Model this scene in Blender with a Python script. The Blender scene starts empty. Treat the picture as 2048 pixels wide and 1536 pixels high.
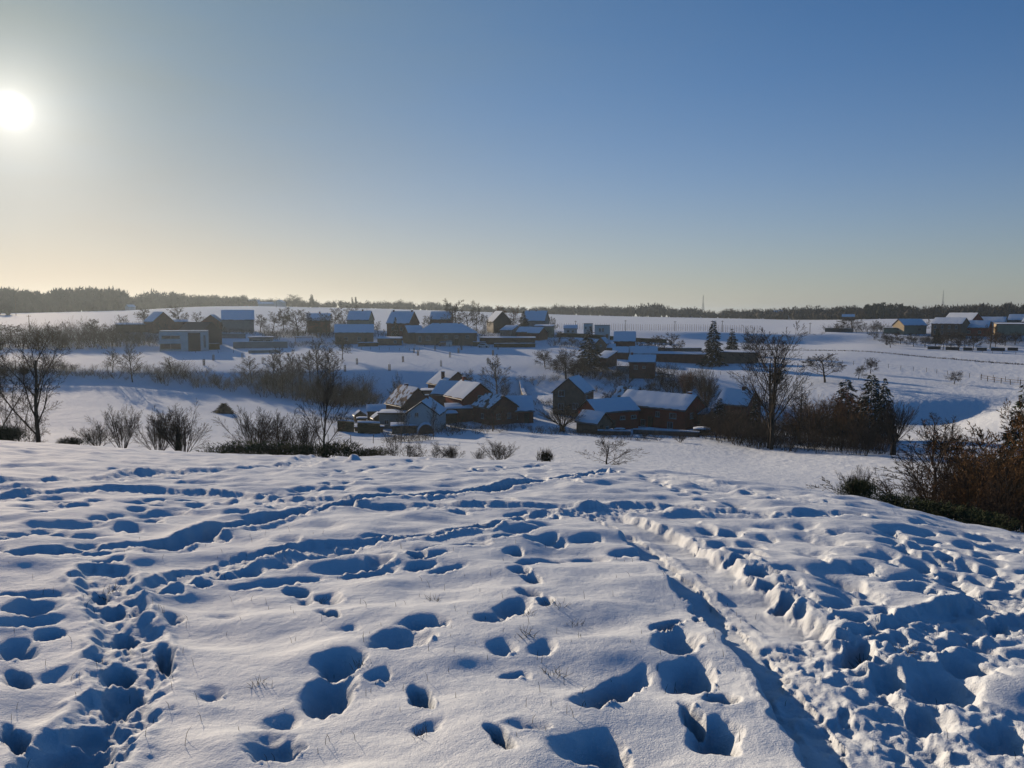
import bpy, math, random
import numpy as np
from mathutils import Vector, Matrix
SC = bpy.context.scene
COL = SC.collection
R = math.radians

# ------------------------------------------------------------------ camera, sky, sun, exposure
F = 1547.0                      # focal length in pixels of a 2048 px wide frame
PITCH = math.atan((768 - 625) / F)
cam_d = bpy.data.cameras.new('camera'); cam = bpy.data.objects.new('camera', cam_d); COL.objects.link(cam)
cam_d.sensor_width = 36.0; cam_d.lens = 36.0 * F / 2048; cam_d.clip_start = 0.1; cam_d.clip_end = 20000
cam.location = (0, 0, 0); cam.rotation_euler = (math.pi / 2 - PITCH, 0, 0)
SC.camera = cam

SUN_EL = R(12.1); SUN_AZ = R(-32.2)     # azimuth from +Y towards +X
SUN_DIR = Vector((math.sin(SUN_AZ) * math.cos(SUN_EL), math.cos(SUN_AZ) * math.cos(SUN_EL), math.sin(SUN_EL)))
world = bpy.data.worlds.new('World'); SC.world = world; world.use_nodes = True
wn, wl = world.node_tree.nodes, world.node_tree.links
wn.clear()
w_out = wn.new('ShaderNodeOutputWorld'); w_bg = wn.new('ShaderNodeBackground')
sky = wn.new('ShaderNodeTexSky'); sky.sky_type = 'NISHITA'; sky.sun_disc = False
sky.sun_elevation = SUN_EL; sky.sun_rotation = SUN_AZ; sky.altitude = 150
sky.air_density = 1.0; sky.dust_density = 0.15; sky.ozone_density = 2.5
w_bg.inputs['Strength'].default_value = 0.112
# veil of thin high haze and the bright aureole round the sun, both fixed to directions in the sky
tc = wn.new('ShaderNodeTexCoord')
dotn = wn.new('ShaderNodeVectorMath'); dotn.operation = 'DOT_PRODUCT'; dotn.inputs[1].default_value = SUN_DIR
wl.new(tc.outputs['Generated'], dotn.inputs[0])
def wmath(op, a, b=None, clamp=False):
    n = wn.new('ShaderNodeMath'); n.operation = op; n.use_clamp = clamp
    for i, v in enumerate((a, b)):
        if v is None: continue
        if isinstance(v, (int, float)): n.inputs[i].default_value = v
        else: wl.new(v, n.inputs[i])
    return n.outputs[0]
ang = wmath('ARCCOSINE', wmath('MINIMUM', dotn.outputs['Value'], 0.999999))
def glow(width, amp, color, power=1.0):
    e = wmath('POWER', 2.718281828, wmath('MULTIPLY', wmath('POWER', wmath('DIVIDE', ang, width), power), -1.0))
    m = wmath('MULTIPLY', e, amp)
    c = wn.new('ShaderNodeMix'); c.data_type = 'RGBA'; c.blend_type = 'MULTIPLY'; c.inputs[0].default_value = 1
    c.inputs[6].default_value = (*color, 1); wl.new(m, c.inputs[7])
    return c.outputs[2]
def wadd(a, b):
    c = wn.new('ShaderNodeMix'); c.data_type = 'RGBA'; c.blend_type = 'ADD'; c.inputs[0].default_value = 1
    wl.new(a, c.inputs[6]); wl.new(b, c.inputs[7]); return c.outputs[2]
tint = wn.new('ShaderNodeMix'); tint.data_type = 'RGBA'; tint.blend_type = 'MULTIPLY'; tint.inputs[0].default_value = 1
tint.inputs[7].default_value = (0.16, 0.46, 0.75, 1)
wl.new(sky.outputs[0], tint.inputs[6])
# winter haze: a pale warm band that hugs the horizon all round, brighter towards the sun
sep = wn.new('ShaderNodeSeparateXYZ'); wl.new(tc.outputs['Generated'], sep.inputs[0])
el = wmath('MAXIMUM', sep.outputs['Z'], 0.0)
band = wmath('POWER', 2.718281828, wmath('MULTIPLY', wmath('POWER', wmath('DIVIDE', el, 0.135), 1.2), -1.0))
toward = wmath('ADD', wmath('MULTIPLY', wmath('POWER', 2.718281828, wmath('MULTIPLY', wmath('DIVIDE', ang, R(42)), -1.0)), 0.95), 0.05)
hz_f = wmath('MULTIPLY', band, wmath('ADD', 0.55, wmath('MULTIPLY', toward, 0.45)), True)
hz_c = wn.new('ShaderNodeMix'); hz_c.data_type = 'RGBA'; wl.new(wmath('POWER', toward, 0.6), hz_c.inputs[0])
hz_c.inputs[6].default_value = (1.0, 1.1, 1.3, 1); hz_c.inputs[7].default_value = (7.7, 5.7, 4.0, 1)
veil = wn.new('ShaderNodeMix'); veil.data_type = 'RGBA'       # thin grey cirrus veil on the sun's side
cmap = wn.new('ShaderNodeMapping'); cmap.inputs['Scale'].default_value = (2.0, 2.0, 9.0); cmap.inputs['Rotation'].default_value = (0.25, 0.3, 0.4); wl.new(tc.outputs['Generated'], cmap.inputs[0])
cno = wn.new('ShaderNodeTexNoise'); cno.inputs['Scale'].default_value = 1.3; cno.inputs['Detail'].default_value = 3; wl.new(cmap.outputs[0], cno.inputs['Vector'])
streak = wmath('ADD', 0.62, wmath('MULTIPLY', cno.outputs['Fac'], 0.5))
wl.new(wmath('MULTIPLY', wmath('POWER', 2.718281828, wmath('MULTIPLY', wmath('POWER', wmath('DIVIDE', ang, R(34)), 1.5), -1.0)), streak, True), veil.inputs[0])
deep = wn.new('ShaderNodeMix'); deep.data_type = 'RGBA'; deep.blend_type = 'MULTIPLY'; deep.inputs[0].default_value = 1   # clear cold air: the blue deepens steadily with height
fall = wmath('SUBTRACT', 1.08, wmath('MULTIPLY', el, 0.3))
wl.new(tint.outputs[2], deep.inputs[6]); wl.new(fall, deep.inputs[7])
wl.new(deep.outputs[2], veil.inputs[6]); veil.inputs[7].default_value = (1.45, 2.0, 2.05, 1)
hz = wn.new('ShaderNodeMix'); hz.data_type = 'RGBA'; wl.new(hz_f, hz.inputs[0]); wl.new(veil.outputs[2], hz.inputs[6]); wl.new(hz_c.outputs[2], hz.inputs[7])
sky_sum = hz.outputs[2]
for g in ((R(0.55), 40.0, (1.0, 0.97, 0.9), 2.0), (R(2.0), 6.0, (1.0, 0.95, 0.85), 1.0), (R(7), 1.5, (1.0, 0.9, 0.75), 1.3)):
    sky_sum = wadd(sky_sum, glow(*g))
wl.new(sky_sum, w_bg.inputs['Color']); wl.new(w_bg.outputs[0], w_out.inputs['Surface'])

sun_d = bpy.data.lights.new('sun', 'SUN'); sun_d.energy = 4.3; sun_d.angle = R(0.6); sun_d.color = (1.0, 0.785, 0.56)
sun = bpy.data.objects.new('sun', sun_d); COL.objects.link(sun)
sun.rotation_euler = SUN_DIR.to_track_quat('Z', 'Y').to_euler()
vs = SC.view_settings
vs.view_transform = 'Standard'; vs.look = 'None'; vs.gamma = 1.0; vs.exposure = 0.22; vs.use_curve_mapping = False
SC.render.engine = 'CYCLES'
SC.cycles.use_denoising = True
SC.cycles.max_bounces = 5; SC.cycles.diffuse_bounces = 0; SC.cycles.glossy_bounces = 2
SC.cycles.transparent_max_bounces = 6; SC.cycles.volume_bounces = 0
SC.cycles.sample_clamp_indirect = 4.0

# ------------------------------------------------------------------ materials
MATS = {}
def material(name, color, rough=0.8, color2=None, scale=3.0, bump=0.0, bscale=8.0, bdist=0.02, spec=0.2, metallic=0.0):
    m = bpy.data.materials.new(name); m.use_nodes = True
    n, l = m.node_tree.nodes, m.node_tree.links
    b = n['Principled BSDF']; b.inputs['Roughness'].default_value = rough
    b.inputs['Specular IOR Level'].default_value = spec; b.inputs['Metallic'].default_value = metallic
    geo = n.new('ShaderNodeNewGeometry')
    if color2 is None: color2 = tuple(c * 0.7 for c in color)
    nz = n.new('ShaderNodeTexNoise'); nz.inputs['Scale'].default_value = scale; nz.inputs['Detail'].default_value = 4
    l.new(geo.outputs['Position'], nz.inputs['Vector'])
    rp = n.new('ShaderNodeValToRGB'); rp.color_ramp.elements[0].position = 0.32; rp.color_ramp.elements[1].position = 0.68
    rp.color_ramp.elements[0].color = (*color2, 1); rp.color_ramp.elements[1].color = (*color, 1)
    l.new(nz.outputs['Fac'], rp.inputs[0]); l.new(rp.outputs[0], b.inputs['Base Color'])
    if bump:
        nb = n.new('ShaderNodeTexNoise'); nb.inputs['Scale'].default_value = bscale; nb.inputs['Detail'].default_value = 5
        l.new(geo.outputs['Position'], nb.inputs['Vector'])
        bp = n.new('ShaderNodeBump'); bp.inputs['Strength'].default_value = bump; bp.inputs['Distance'].default_value = bdist
        l.new(nb.outputs['Fac'], bp.inputs['Height']); l.new(bp.outputs[0], b.inputs['Normal'])
    MATS[name] = m
    return m
# ------------------------------------------------------------------ terrain: one sheet on a polar grid
SP, CP = math.sin(PITCH), math.cos(PITCH)
def pix(px, py):
    """pixel of the 2048x1536 frame -> (azimuth, drop per horizontal metre)"""
    u = (px - 1024) / F; v = (768 - py) / F
    y = CP + v * SP; z = v * CP - SP
    return math.atan2(u, y), -z / math.hypot(u, y)

def _hash(ix, iy, seed):
    h = (ix.astype(np.int64) * 374761393 + iy.astype(np.int64) * 668265263 + seed * 1442695041) & 0xFFFFFFFF
    h = ((h ^ (h >> 13)) * 1274126177) & 0xFFFFFFFF
    return ((h ^ (h >> 16)) & 0xFFFFFF) / float(0xFFFFFF)
def vnoise(x, y, seed=0):
    x0 = np.floor(x); y0 = np.floor(y)
    fx = x - x0; fy = y - y0
    fx = fx * fx * fx * (fx * (fx * 6 - 15) + 10); fy = fy * fy * fy * (fy * (fy * 6 - 15) + 10)
    ix = x0.astype(np.int64); iy = y0.astype(np.int64)
    a = _hash(ix, iy, seed); b = _hash(ix + 1, iy, seed); c = _hash(ix, iy + 1, seed); d = _hash(ix + 1, iy + 1, seed)
    return (a + (b - a) * fx + (c - a) * fy + (a - b - c + d) * fx * fy) * 2 - 1
def fbm(x, y, octaves=4, seed=0, gain=0.5, lac=2.03):
    s = 0.0; a = 1.0; t = 0.0
    ca, sa = math.cos(0.6), math.sin(0.6)
    for o in range(octaves):
        s = s + a * vnoise(x, y, seed + o * 17); t += a; a *= gain
        x, y = (x * ca - y * sa) * lac + 11.3, (x * sa + y * ca) * lac - 7.1
    return s / t
def billow(x, y, octaves=3, seed=0):
    s = 0.0; a = 1.0; t = 0.0
    for o in range(octaves):
        s = s + a * (1 - 2 * np.abs(vnoise(x, y, seed + o * 31))); t += a; a *= 0.5
        x = x * 2.07 + 5.2; y = y * 2.07 - 3.1
    return s / t
def sstep(a, b, x):
    t = np.clip((x - a) / (b - a), 0, 1); return t * t * (3 - 2 * t)

EYE = 1.65
BROW = [(-700, 872, 40), (0, 881, 36), (150, 890, 35), (300, 903, 33), (450, 910, 31), (700, 915, 28), (1000, 922, 26), (1250, 934, 24), (1400, 951, 22), (1550, 969, 20),
        (1700, 992, 18.5), (1800, 1015, 17.5), (1900, 1041, 17), (2048, 1070, 16), (2700, 1150, 13)]
_b = [(*pix(x, y), d) for x, y, d in BROW]
B_AZ, B_T, B_D = (np.array([q[i] for q in _b]) for i in range(3))
# curves over the land beyond the brow: px: (py, distance)
CURVES = [
 # near edge of what shows beyond the brow (pixel row = brow)
 [(-700, 866, 120), (0, 876, 112), (250, 895, 105), (500, 908, 100), (750, 910, 86), (1000, 917, 74), (1250, 930, 66), (1500, 962, 56), (1750, 1002, 50), (2048, 1062, 42), (2700, 1130, 36)],
 # valley floor / crest of the lower field
 [(-700, 850, 140), (0, 852, 138), (250, 855, 136), (500, 868, 130), (750, 882, 122), (900, 874, 124), (1000, 868, 127), (1150, 872, 126), (1250, 880, 123), (1500, 906, 112), (1750, 913, 106), (1900, 912, 108), (2048, 920, 104), (2700, 940, 95)],
 # level of the houses in the valley
 [(-700, 800, 175), (0, 800, 172), (250, 815, 166), (500, 835, 156), (750, 862, 143), (1000, 848, 146), (1250, 858, 146), (1400, 862, 142), (1500, 872, 138), (1750, 888, 130), (1900, 880, 134), (2048, 880, 134), (2700, 900, 125)],
 # foot of the bank
 [(-700, 762, 204), (0, 768, 203), (250, 773, 201), (500, 790, 200), (700, 806, 197), (850, 800, 197), (1000, 792, 197), (1100, 788, 195), (1250, 806, 185), (1500, 826, 184), (1650, 845, 180), (1750, 853, 178), (1900, 850, 179), (1990, 822, 184), (2048, 800, 190), (2700, 800, 190)],
 # top of the bank
 [(-700, 726, 219), (0, 732, 218), (250, 738, 217), (500, 744, 217), (750, 738, 215), (870, 744, 214), (1000, 748, 213), (1100, 750, 213), (1250, 757, 213), (1400, 752, 217), (1500, 762, 214), (1650, 782, 196), (1750, 793, 189), (1850, 796, 188), (1960, 796, 190), (2048, 789, 196), (2700, 785, 200)],
 # back of the terrace, first row of upper houses
 [(-700, 690, 288), (0, 702, 284), (250, 702, 286), (500, 692, 294), (750, 686, 298), (1000, 686, 298), (1150, 700, 273), (1250, 714, 261), (1400, 724, 255), (1500, 724, 252), (1650, 716, 270), (1750, 714, 282), (1900, 722, 282), (2048, 728, 284), (2700, 735, 284)],
 # upper houses / plateau edge
 [(-700, 664, 350), (0, 668, 340), (250, 664, 340), (500, 662, 345), (750, 660, 345), (1000, 660, 350), (1150, 668, 340), (1250, 676, 345), (1400, 679, 365), (1480, 682, 372), (1560, 688, 372), (1640, 690, 366), (1720, 688, 360), (1830, 692, 352), (1900, 694, 350), (2048, 698, 345), (2700, 705, 345)],
 # lower field on the plateau
 [(-700, 640, 470), (0, 640, 480), (250, 638, 480), (500, 638, 520), (750, 640, 520), (1000, 642, 520), (1150, 652, 430), (1250, 660, 390), (1400, 664, 376), (1480, 667, 381), (1560, 668, 382), (1640, 668, 378), (1720, 668, 385), (1830, 668, 390), (1900, 670, 388), (2048, 672, 385), (2700, 675, 385)],
 # far edge of the fields, foot of the far woods
 [(-700, 627, 640), (0, 627, 640), (250, 621, 700), (400, 613, 800), (500, 612, 900), (750, 617, 980), (1000, 625, 980), (1150, 630, 950), (1300, 634, 900), (1500, 637, 820), (1600, 639, 780), (1750, 638, 640), (1900, 638, 620), (2048, 638, 620), (2700, 640, 620)],
]
CV = []
for cv in CURVES:
    q = [(*pix(x, y), d) for x, y, d in cv]
    CV.append(tuple(np.array([p[i] for p in q]) for i in range(3)))

def pchip(xk, yk, x):
    h = np.diff(xk); dl = np.diff(yk) / h
    m = np.zeros_like(yk); m[0] = dl[0]; m[-1] = dl[-1]
    for i in range(1, len(yk) - 1):
        if dl[i - 1] * dl[i] > 0:
            w1 = 2 * h[i] + h[i - 1]; w2 = h[i] + 2 * h[i - 1]
            m[i] = (w1 + w2) / (w1 / dl[i - 1] + w2 / dl[i])
    k = np.clip(np.searchsorted(xk, x) - 1, 0, len(h) - 1)
    s = (x - xk[k]) / h[k]
    return ((1 + 2 * s) * (1 - s) ** 2 * yk[k] + s * (1 - s) ** 2 * h[k] * m[k]
            + s * s * (3 - 2 * s) * yk[k + 1] + s * s * (s - 1) * h[k] * m[k + 1])

# grid lines
FAR0 = 46.0
_t = np.linspace(0, 1, 570)
_inv = np.linspace(0, 1, 4000); _dd = np.exp(np.log(1.9) + _inv * (np.log(FAR0) - np.log(1.9)))
_w = np.cumsum(np.gradient(np.log(_dd)) * 0.75 + np.gradient(-1 / _dd) * 3.0); _w = (_w - _w[0]) / (_w[-1] - _w[0])
rows_near = np.interp(_t, _w, _dd)
rows_far = np.exp(np.linspace(np.log(FAR0), np.log(1100), 350))[1:]
ROWS = np.concatenate([[0.25, 0.7, 1.2, 1.6], rows_near, rows_far, [1300, 1700, 2300, 3200, 4500, 7000]])
AZV = R(38.5)
COLS = np.concatenate([np.linspace(-math.pi, -R(60), 25), np.linspace(-R(57), -R(40), 18), np.linspace(-AZV, AZV, 780), np.linspace(R(40), R(57), 18), np.linspace(R(60), math.pi, 25)])
NR, NC = len(ROWS), len(COLS)
BASE = np.zeros((NR, NC))
for j, az in enumerate(COLS):
    azc = max(-R(44), min(R(44), az))
    tb = np.interp(azc, B_AZ, B_T); db = np.interp(azc, B_AZ, B_D)
    a = tb - 2 * EYE / db; c = EYE / db ** 2
    side = sstep(R(60), R(120), np.array(abs(az)))
    a = a * (1 - side)
    kd = [0, db * 0.35, db * 0.7, db, db * 1.25, db * 1.5]
    kz = [EYE + a * d + c * d * d for d in kd]
    pts = []
    for A, T, D in CV:
        d = np.interp(azc, A, D); t = np.interp(azc, A, T); pts.append((d, d * t))
    de, ze = kd[-1], kz[-1]
    d1, z1 = pts[0]
    dm = de + 0.45 * (d1 - de)
    zm = max(dm * tb * 1.13, ze + 0.2 * (dm - de) * tb)
    kd += [dm] + [p[0] for p in pts]; kz += [zm] + [p[1] for p in pts]
    dl = kd[-1]
    kd += [dl * 1.25, dl * 2.0, 7200]; kz += [kz[-1] + 1.5, kz[-1] + 5, kz[-1] + 40]
    kd = np.array(kd); kz = np.array(kz)
    near = EYE + a * ROWS + c * ROWS ** 2
    prof = pchip(kd, kz, np.minimum(ROWS, 7100))
    w = sstep(db * 1.1, db * 1.45, ROWS)
    BASE[:, j] = -(near * (1 - w) + prof * w)
def _smooth_cols(z, n):
    for _ in range(n):
        z[:, 1:-1] = 0.25 * z[:, :-2] + 0.5 * z[:, 1:-1] + 0.25 * z[:, 2:]
_v0, _v1 = 43, 823
_sub = BASE[:, _v0:_v1].copy(); _smooth_cols(_sub, 150); BASE[:, _v0:_v1] = _sub
GX = ROWS[:, None] * np.sin(COLS)[None, :]; GY = ROWS[:, None] * np.cos(COLS)[None, :]
# gentle unevenness of the land
_far = sstep(50, 110, ROWS)[:, None]
BASE += _far * (0.30 * fbm(GX / 26, GY / 26, 2, 5) + 0.05 * fbm(GX / 7, GY / 7, 2, 9)) * np.minimum(1, 300 / np.maximum(ROWS, 300))[:, None]

_lr = np.arange(NR)
def ground(az, d, Z=None):
    Z = BASE if Z is None else Z
    i = float(np.interp(d, ROWS, _lr)); j = float(np.interp(az, COLS, np.arange(NC)))
    i0 = min(int(i), NR - 2); j0 = min(int(j), NC - 2); fi = i - i0; fj = j - j0
    return float((Z[i0, j0] * (1 - fi) + Z[i0 + 1, j0] * fi) * (1 - fj) + (Z[i0, j0 + 1] * (1 - fi) + Z[i0 + 1, j0 + 1] * fi) * fj)
def gxy(x, y): return ground(math.atan2(x, y), math.hypot(x, y))
def at_d(px, d, dz=0.0, py=800):
    """ground point in the direction of pixel column px at horizontal distance d"""
    az, _ = pix(px, py); return Vector((d * math.sin(az), d * math.cos(az), ground(az, d) + dz))
def at(px, py, dmin=2.0, dmax=2500):
    """first ground point seen through a pixel beyond dmin"""
    az, t = pix(px, py)
    j = int(np.clip(np.interp(az, COLS, np.arange(NC)), 0, NC - 1))
    zz = BASE[:, j] + t * ROWS
    ok = np.where((zz >= 0) & (ROWS > dmin))[0]
    if len(ok) == 0: d = dmax
    else:
        i = ok[0]
        if i == 0: d = ROWS[0]
        else:
            a0, a1 = zz[i - 1], zz[i]
            d = ROWS[i - 1] + (ROWS[i] - ROWS[i - 1]) * (0 - a0) / (a1 - a0) if a0 < 0 else ROWS[i]
    d = min(d, dmax)
    return Vector((d * math.sin(az), d * math.cos(az), ground(az, d)))
def dist(p): return math.hypot(p[0], p[1])
def metres(pixels, p):        # pixels at the distance of p -> metres
    return pixels * p[1] / F * 1.0 if False else pixels * (p[1] * CP - p[2] * SP) / F
# ------------------------------------------------------------------ trodden snow of the foreground
FR = int(np.searchsorted(ROWS, 60.0))           # rows that can carry detail
fx, fy = GX[:FR], GY[:FR]
fd = np.broadcast_to(ROWS[:FR, None], fx.shape)
DEP = np.zeros_like(fx)      # holes and ruts, metres down
RIM = np.zeros_like(fx)      # pushed-up snow
CH = np.zeros_like(fx)       # how churned, 0..1
NX = fbm(fx / 0.16, fy / 0.16, 3, 41); NY = fbm(fx / 0.16, fy / 0.16, 3, 87)     # warp
NL = fbm(fx / 0.55, fy / 0.55, 2, 23)
rs = np.random.RandomState(7)
def window(x0, y0, x1, y1):
    """sub-grid that covers a box in the ground plane"""
    cs = [(x0, y0), (x0, y1), (x1, y0), (x1, y1)]
    ds = [math.hypot(*c) for c in cs]; azs = [math.atan2(c[0], c[1]) for c in cs]
    dlo = 0 if (x0 < 0 < x1 and y0 < 0 < y1) else min(ds) * 0.97 - 0.1
    i0 = max(0, np.searchsorted(ROWS[:FR], dlo) - 1); i1 = min(FR, np.searchsorted(ROWS[:FR], max(ds) + 0.1) + 1)
    j0 = max(0, np.searchsorted(COLS, min(azs)) - 1); j1 = min(NC, np.searchsorted(COLS, max(azs)) + 1)
    return slice(i0, i1), slice(j0, j1)
def print_hole(x, y, L, W, a, D, rim=0.25, soft=0.5, warp=0.05, tail=0.0, deep=1.0):
    """one sunken footprint: L x W metres, long axis turned a from +Y"""
    m = max(L, W) * 1.1 + 0.12
    s = window(x - m, y - m, x + m, y + m)
    X = fx[s] - x + NX[s] * warp; Y = fy[s] - y + NY[s] * warp
    if X.size == 0: return
    u = X * math.cos(a) - Y * math.sin(a); v = X * math.sin(a) + Y * math.cos(a)
    wv = W * (1 + 0.35 * np.clip(-v / L, -0.6, 0.6) * tail)
    r = np.sqrt((u / (wv / 2)) ** 2 + (v / (L / 2)) ** 2)
    # the lip towards the sun is slumped and round, the other one breaks off more sharply
    lip = np.clip((X * SUN_DIR[0] + Y * SUN_DIR[1]) / (0.4 * (L + W) / 2) * 0.5 + 0.5, 0, 1)
    r_in = 0.6 - soft * (0.3 + 0.5 * lip); r_out = 1.1 + 0.55 * lip * soft / 0.55
    DEP[s] = np.maximum(DEP[s], D * deep * (1 - sstep(0, 1, (r - r_in) / (r_out - r_in))))
    if rim: RIM[s] = np.maximum(RIM[s], D * rim * np.exp(-((r - 1.3) / 0.2) ** 2) * np.clip(0.3 + 0.9 * NL[s], 0, 1))
def poly(points, step=0.06):
    P = [at(*p)[:2] for p in points]
    out = []
    for (xa, ya), (xb, yb) in zip(P[:-1], P[1:]):
        n = max(2, int(math.hypot(xb - xa, yb - ya) / step))
        for k in range(n): out.append((xa + (xb - xa) * k / n, ya + (yb - ya) * k / n))
    out.append(P[-1]); return np.array(out)
def smooth_line(P, n=12):
    P = P.copy()
    for _ in range(n): P[1:-1] = 0.25 * P[:-2] + 0.5 * P[1:-1] + 0.25 * P[2:]
    return P
def line_dist(P, w):
    """distance to a line (nearest of its dense points) on a window; also the side and the run along the line"""
    s = window(P[:, 0].min() - w, P[:, 1].min() - w, P[:, 0].max() + w, P[:, 1].max() + w)
    X = fx[s]; Y = fy[s]
    best = np.full(X.shape, 1e9); side = np.zeros(X.shape); run = np.zeros(X.shape)
    Q = P[::4] if len(P) > 60 else P
    T = np.gradient(Q, axis=0); T /= np.linalg.norm(T, axis=1)[:, None] + 1e-9
    for k in range(len(Q)):
        q = window(Q[k, 0] - w, Q[k, 1] - w, Q[k, 0] + w, Q[k, 1] + w)
        a = slice(max(q[0].start, s[0].start) - s[0].start, max(0, min(q[0].stop, s[0].stop) - s[0].start))
        b = slice(max(q[1].start, s[1].start) - s[1].start, max(0, min(q[1].stop, s[1].stop) - s[1].start))
        dx = X[a, b] - Q[k, 0]; dy = Y[a, b] - Q[k, 1]
        al = dx * T[k, 0] + dy * T[k, 1]; cr = dx * T[k, 1] - dy * T[k, 0]
        d2 = np.hypot(np.maximum(np.abs(al) - 0.15, 0), cr)
        m = d2 < best[a, b]
        best[a, b] = np.where(m, d2, best[a, b]); side[a, b] = np.where(m, cr, side[a, b]); run[a, b] = np.where(m, k * 0.24 + al, run[a, b])
    return s, best, side, run
def groove(points, width, D, churn=0.0, rim=0.2, edge=0.3):
    P = smooth_line(poly(points), 40)
    s, d, sd, rn = line_dist(P, width * 1.6 + 0.3)
    r = (d + NX[s] * 0.06 * (1 + churn)) / (width / 2)
    DEP[s] = np.maximum(DEP[s], D * (1 - sstep(1 - edge, 1.15, r)))
    RIM[s] = np.maximum(RIM[s], D * rim * np.exp(-((r - 1.4) / 0.3) ** 2) * (0.7 + 0.9 * NL[s]))
    CH[s] = np.maximum(CH[s], churn * (1 - sstep(0.8, 1.9, r)))
    return P
def churned(points, width, D, amount=1.0, prints=2.2):
    """a walked-over strip: broken crust, clods and many overlapping prints"""
    P = smooth_line(poly(points), 20)
    s, d, sd, rn = line_dist(P, width * 1.2 + 0.3)
    r = (d + NX[s] * 0.09 + NL[s] * 0.07) / (width / 2)
    DEP[s] = np.maximum(DEP[s], D * 0.5 * (1 - sstep(0.5, 1.1, r)))
    CH[s] = np.maximum(CH[s], amount * (1 - sstep(0.7, 1.25, r)))
    RIM[s] = np.maximum(RIM[s], D * 0.3 * np.exp(-((r - 1.15) / 0.25) ** 2) * (0.5 + 1.2 * NL[s]))
    L = len(P) * 0.06
    for k in range(int(L * prints * max(width, 0.4) / 0.45)):
        i = rs.randint(1, len(P) - 1); t = P[i] - P[i - 1]; a = math.atan2(t[0], t[1]) + rs.normal(0, 0.25)
        o = rs.normal(0, width * 0.3); n = np.array([t[1], -t[0]]) / (np.linalg.norm(t) + 1e-9)
        c = P[i] + n * o
        print_hole(c[0], c[1], rs.uniform(0.26, 0.4), rs.uniform(0.13, 0.2), a, D * rs.uniform(0.4, 0.85), 0.15, 0.45, 0.09)
def steps(points, stride=0.42, spread=0.12, D=0.11, L=0.34, W=0.17, jitter=0.06, soft=0.6, rim=0.15):
    P = poly(points); i = 0.0; k = 0
    n = int(stride / 0.06)
    for i in range(0, len(P) - 1, max(1, n)):
        t = P[min(i + 1, len(P) - 1)] - P[max(i - 1, 0)]; a = math.atan2(t[0], t[1]); k += 1
        nrm = np.array([t[1], -t[0]]) / (np.linalg.norm(t) + 1e-9)
        c = P[i] + nrm * spread * (1 if k % 2 else -1) + rs.normal(0, jitter, 2)
        print_hole(c[0], c[1], L * rs.uniform(0.85, 1.25), W * rs.uniform(0.85, 1.3), a + rs.normal(0, 0.2), D * rs.uniform(0.7, 1.2), rim, soft, 0.04, tail=1)
def hole(px, py, wpx, hpx, D=0.12, a=0.0, soft=0.6, rim=0.0, tail=1):
    """a print seen at a pixel with its width and height in pixels"""
    p = at(px, py); q = at(px, py - hpx / 2); q2 = at(px, py + hpx / 2)
    L = math.hypot(q[0] - q2[0], q[1] - q2[1]); W = metres(wpx, p)
    base = math.atan2(p[0], p[1])
    print_hole(p[0], p[1], min(L, 0.75) * 0.9, W * 0.9, base + a, D, rim, soft if D > 0.065 else 0.86, 0.045, tail, 1.0 if D > 0.065 else 0.9)

# deep trodden path on the left
P_ = [(130, 1536), (215, 1440), (255, 1370), (262, 1300), (240, 1235), (222, 1185), (216, 1150)]
churned(P_, 0.42, 0.11, 0.8, 3.0)
for h in [(140, 1500, 190, 90, .17, .5), (245, 1335, 70, 45, .16), (250, 1375, 90, 50, .16), (225, 1395, 70, 45, .14), (330, 1310, 50, 60, .15), (250, 1265, 55, 45, .17), (225, 1215, 60, 30, .12), (205, 1185, 50, 20, .12),
          (240, 1215, 30, 25, .1), (180, 1450, 110, 40, .12)]: hole(*h, soft=0.35, rim=0.15)
# smooth sledge run that climbs to the right
groove([(330, 1092), (450, 1058), (600, 1026), (720, 1004), (850, 993), (895, 990), (1000, 974), (1130, 957), (1225, 942)], 0.34, 0.15, 0.08, 0.25, 0.35)
# packed sledge lane on the right with its two walls
groove([(1215, 1030), (1300, 1062), (1395, 1125), (1505, 1210), (1600, 1290), (1690, 1390), (1800, 1560)], 0.66, 0.10, 0.03, 0.12, 0.16)
groove([(1190, 1030), (1262, 1062), (1335, 1125), (1425, 1210), (1505, 1290), (1590, 1390), (1690, 1560)], 0.28, 0.125, 0.02, 0.12, 0.35)
churned([(1400, 1080), (1490, 1120), (1580, 1165), (1650, 1215)], 0.16, 0.05, 0.35, 0.5)
churned([(1400, 1150), (1480, 1220), (1540, 1260)], 0.12, 0.02, 0.3, 0.3)
for h in [(1545, 1160, 60, 18, .13), (1570, 1190, 55, 22, .16), (1480, 1115, 60, 16, .12), (1520, 1140, 60, 18, .12), (1510, 1215, 60, 24, .05), (1440, 1150, 40, 12, .04)]: hole(*h, soft=0.35, rim=0.25)
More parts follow.
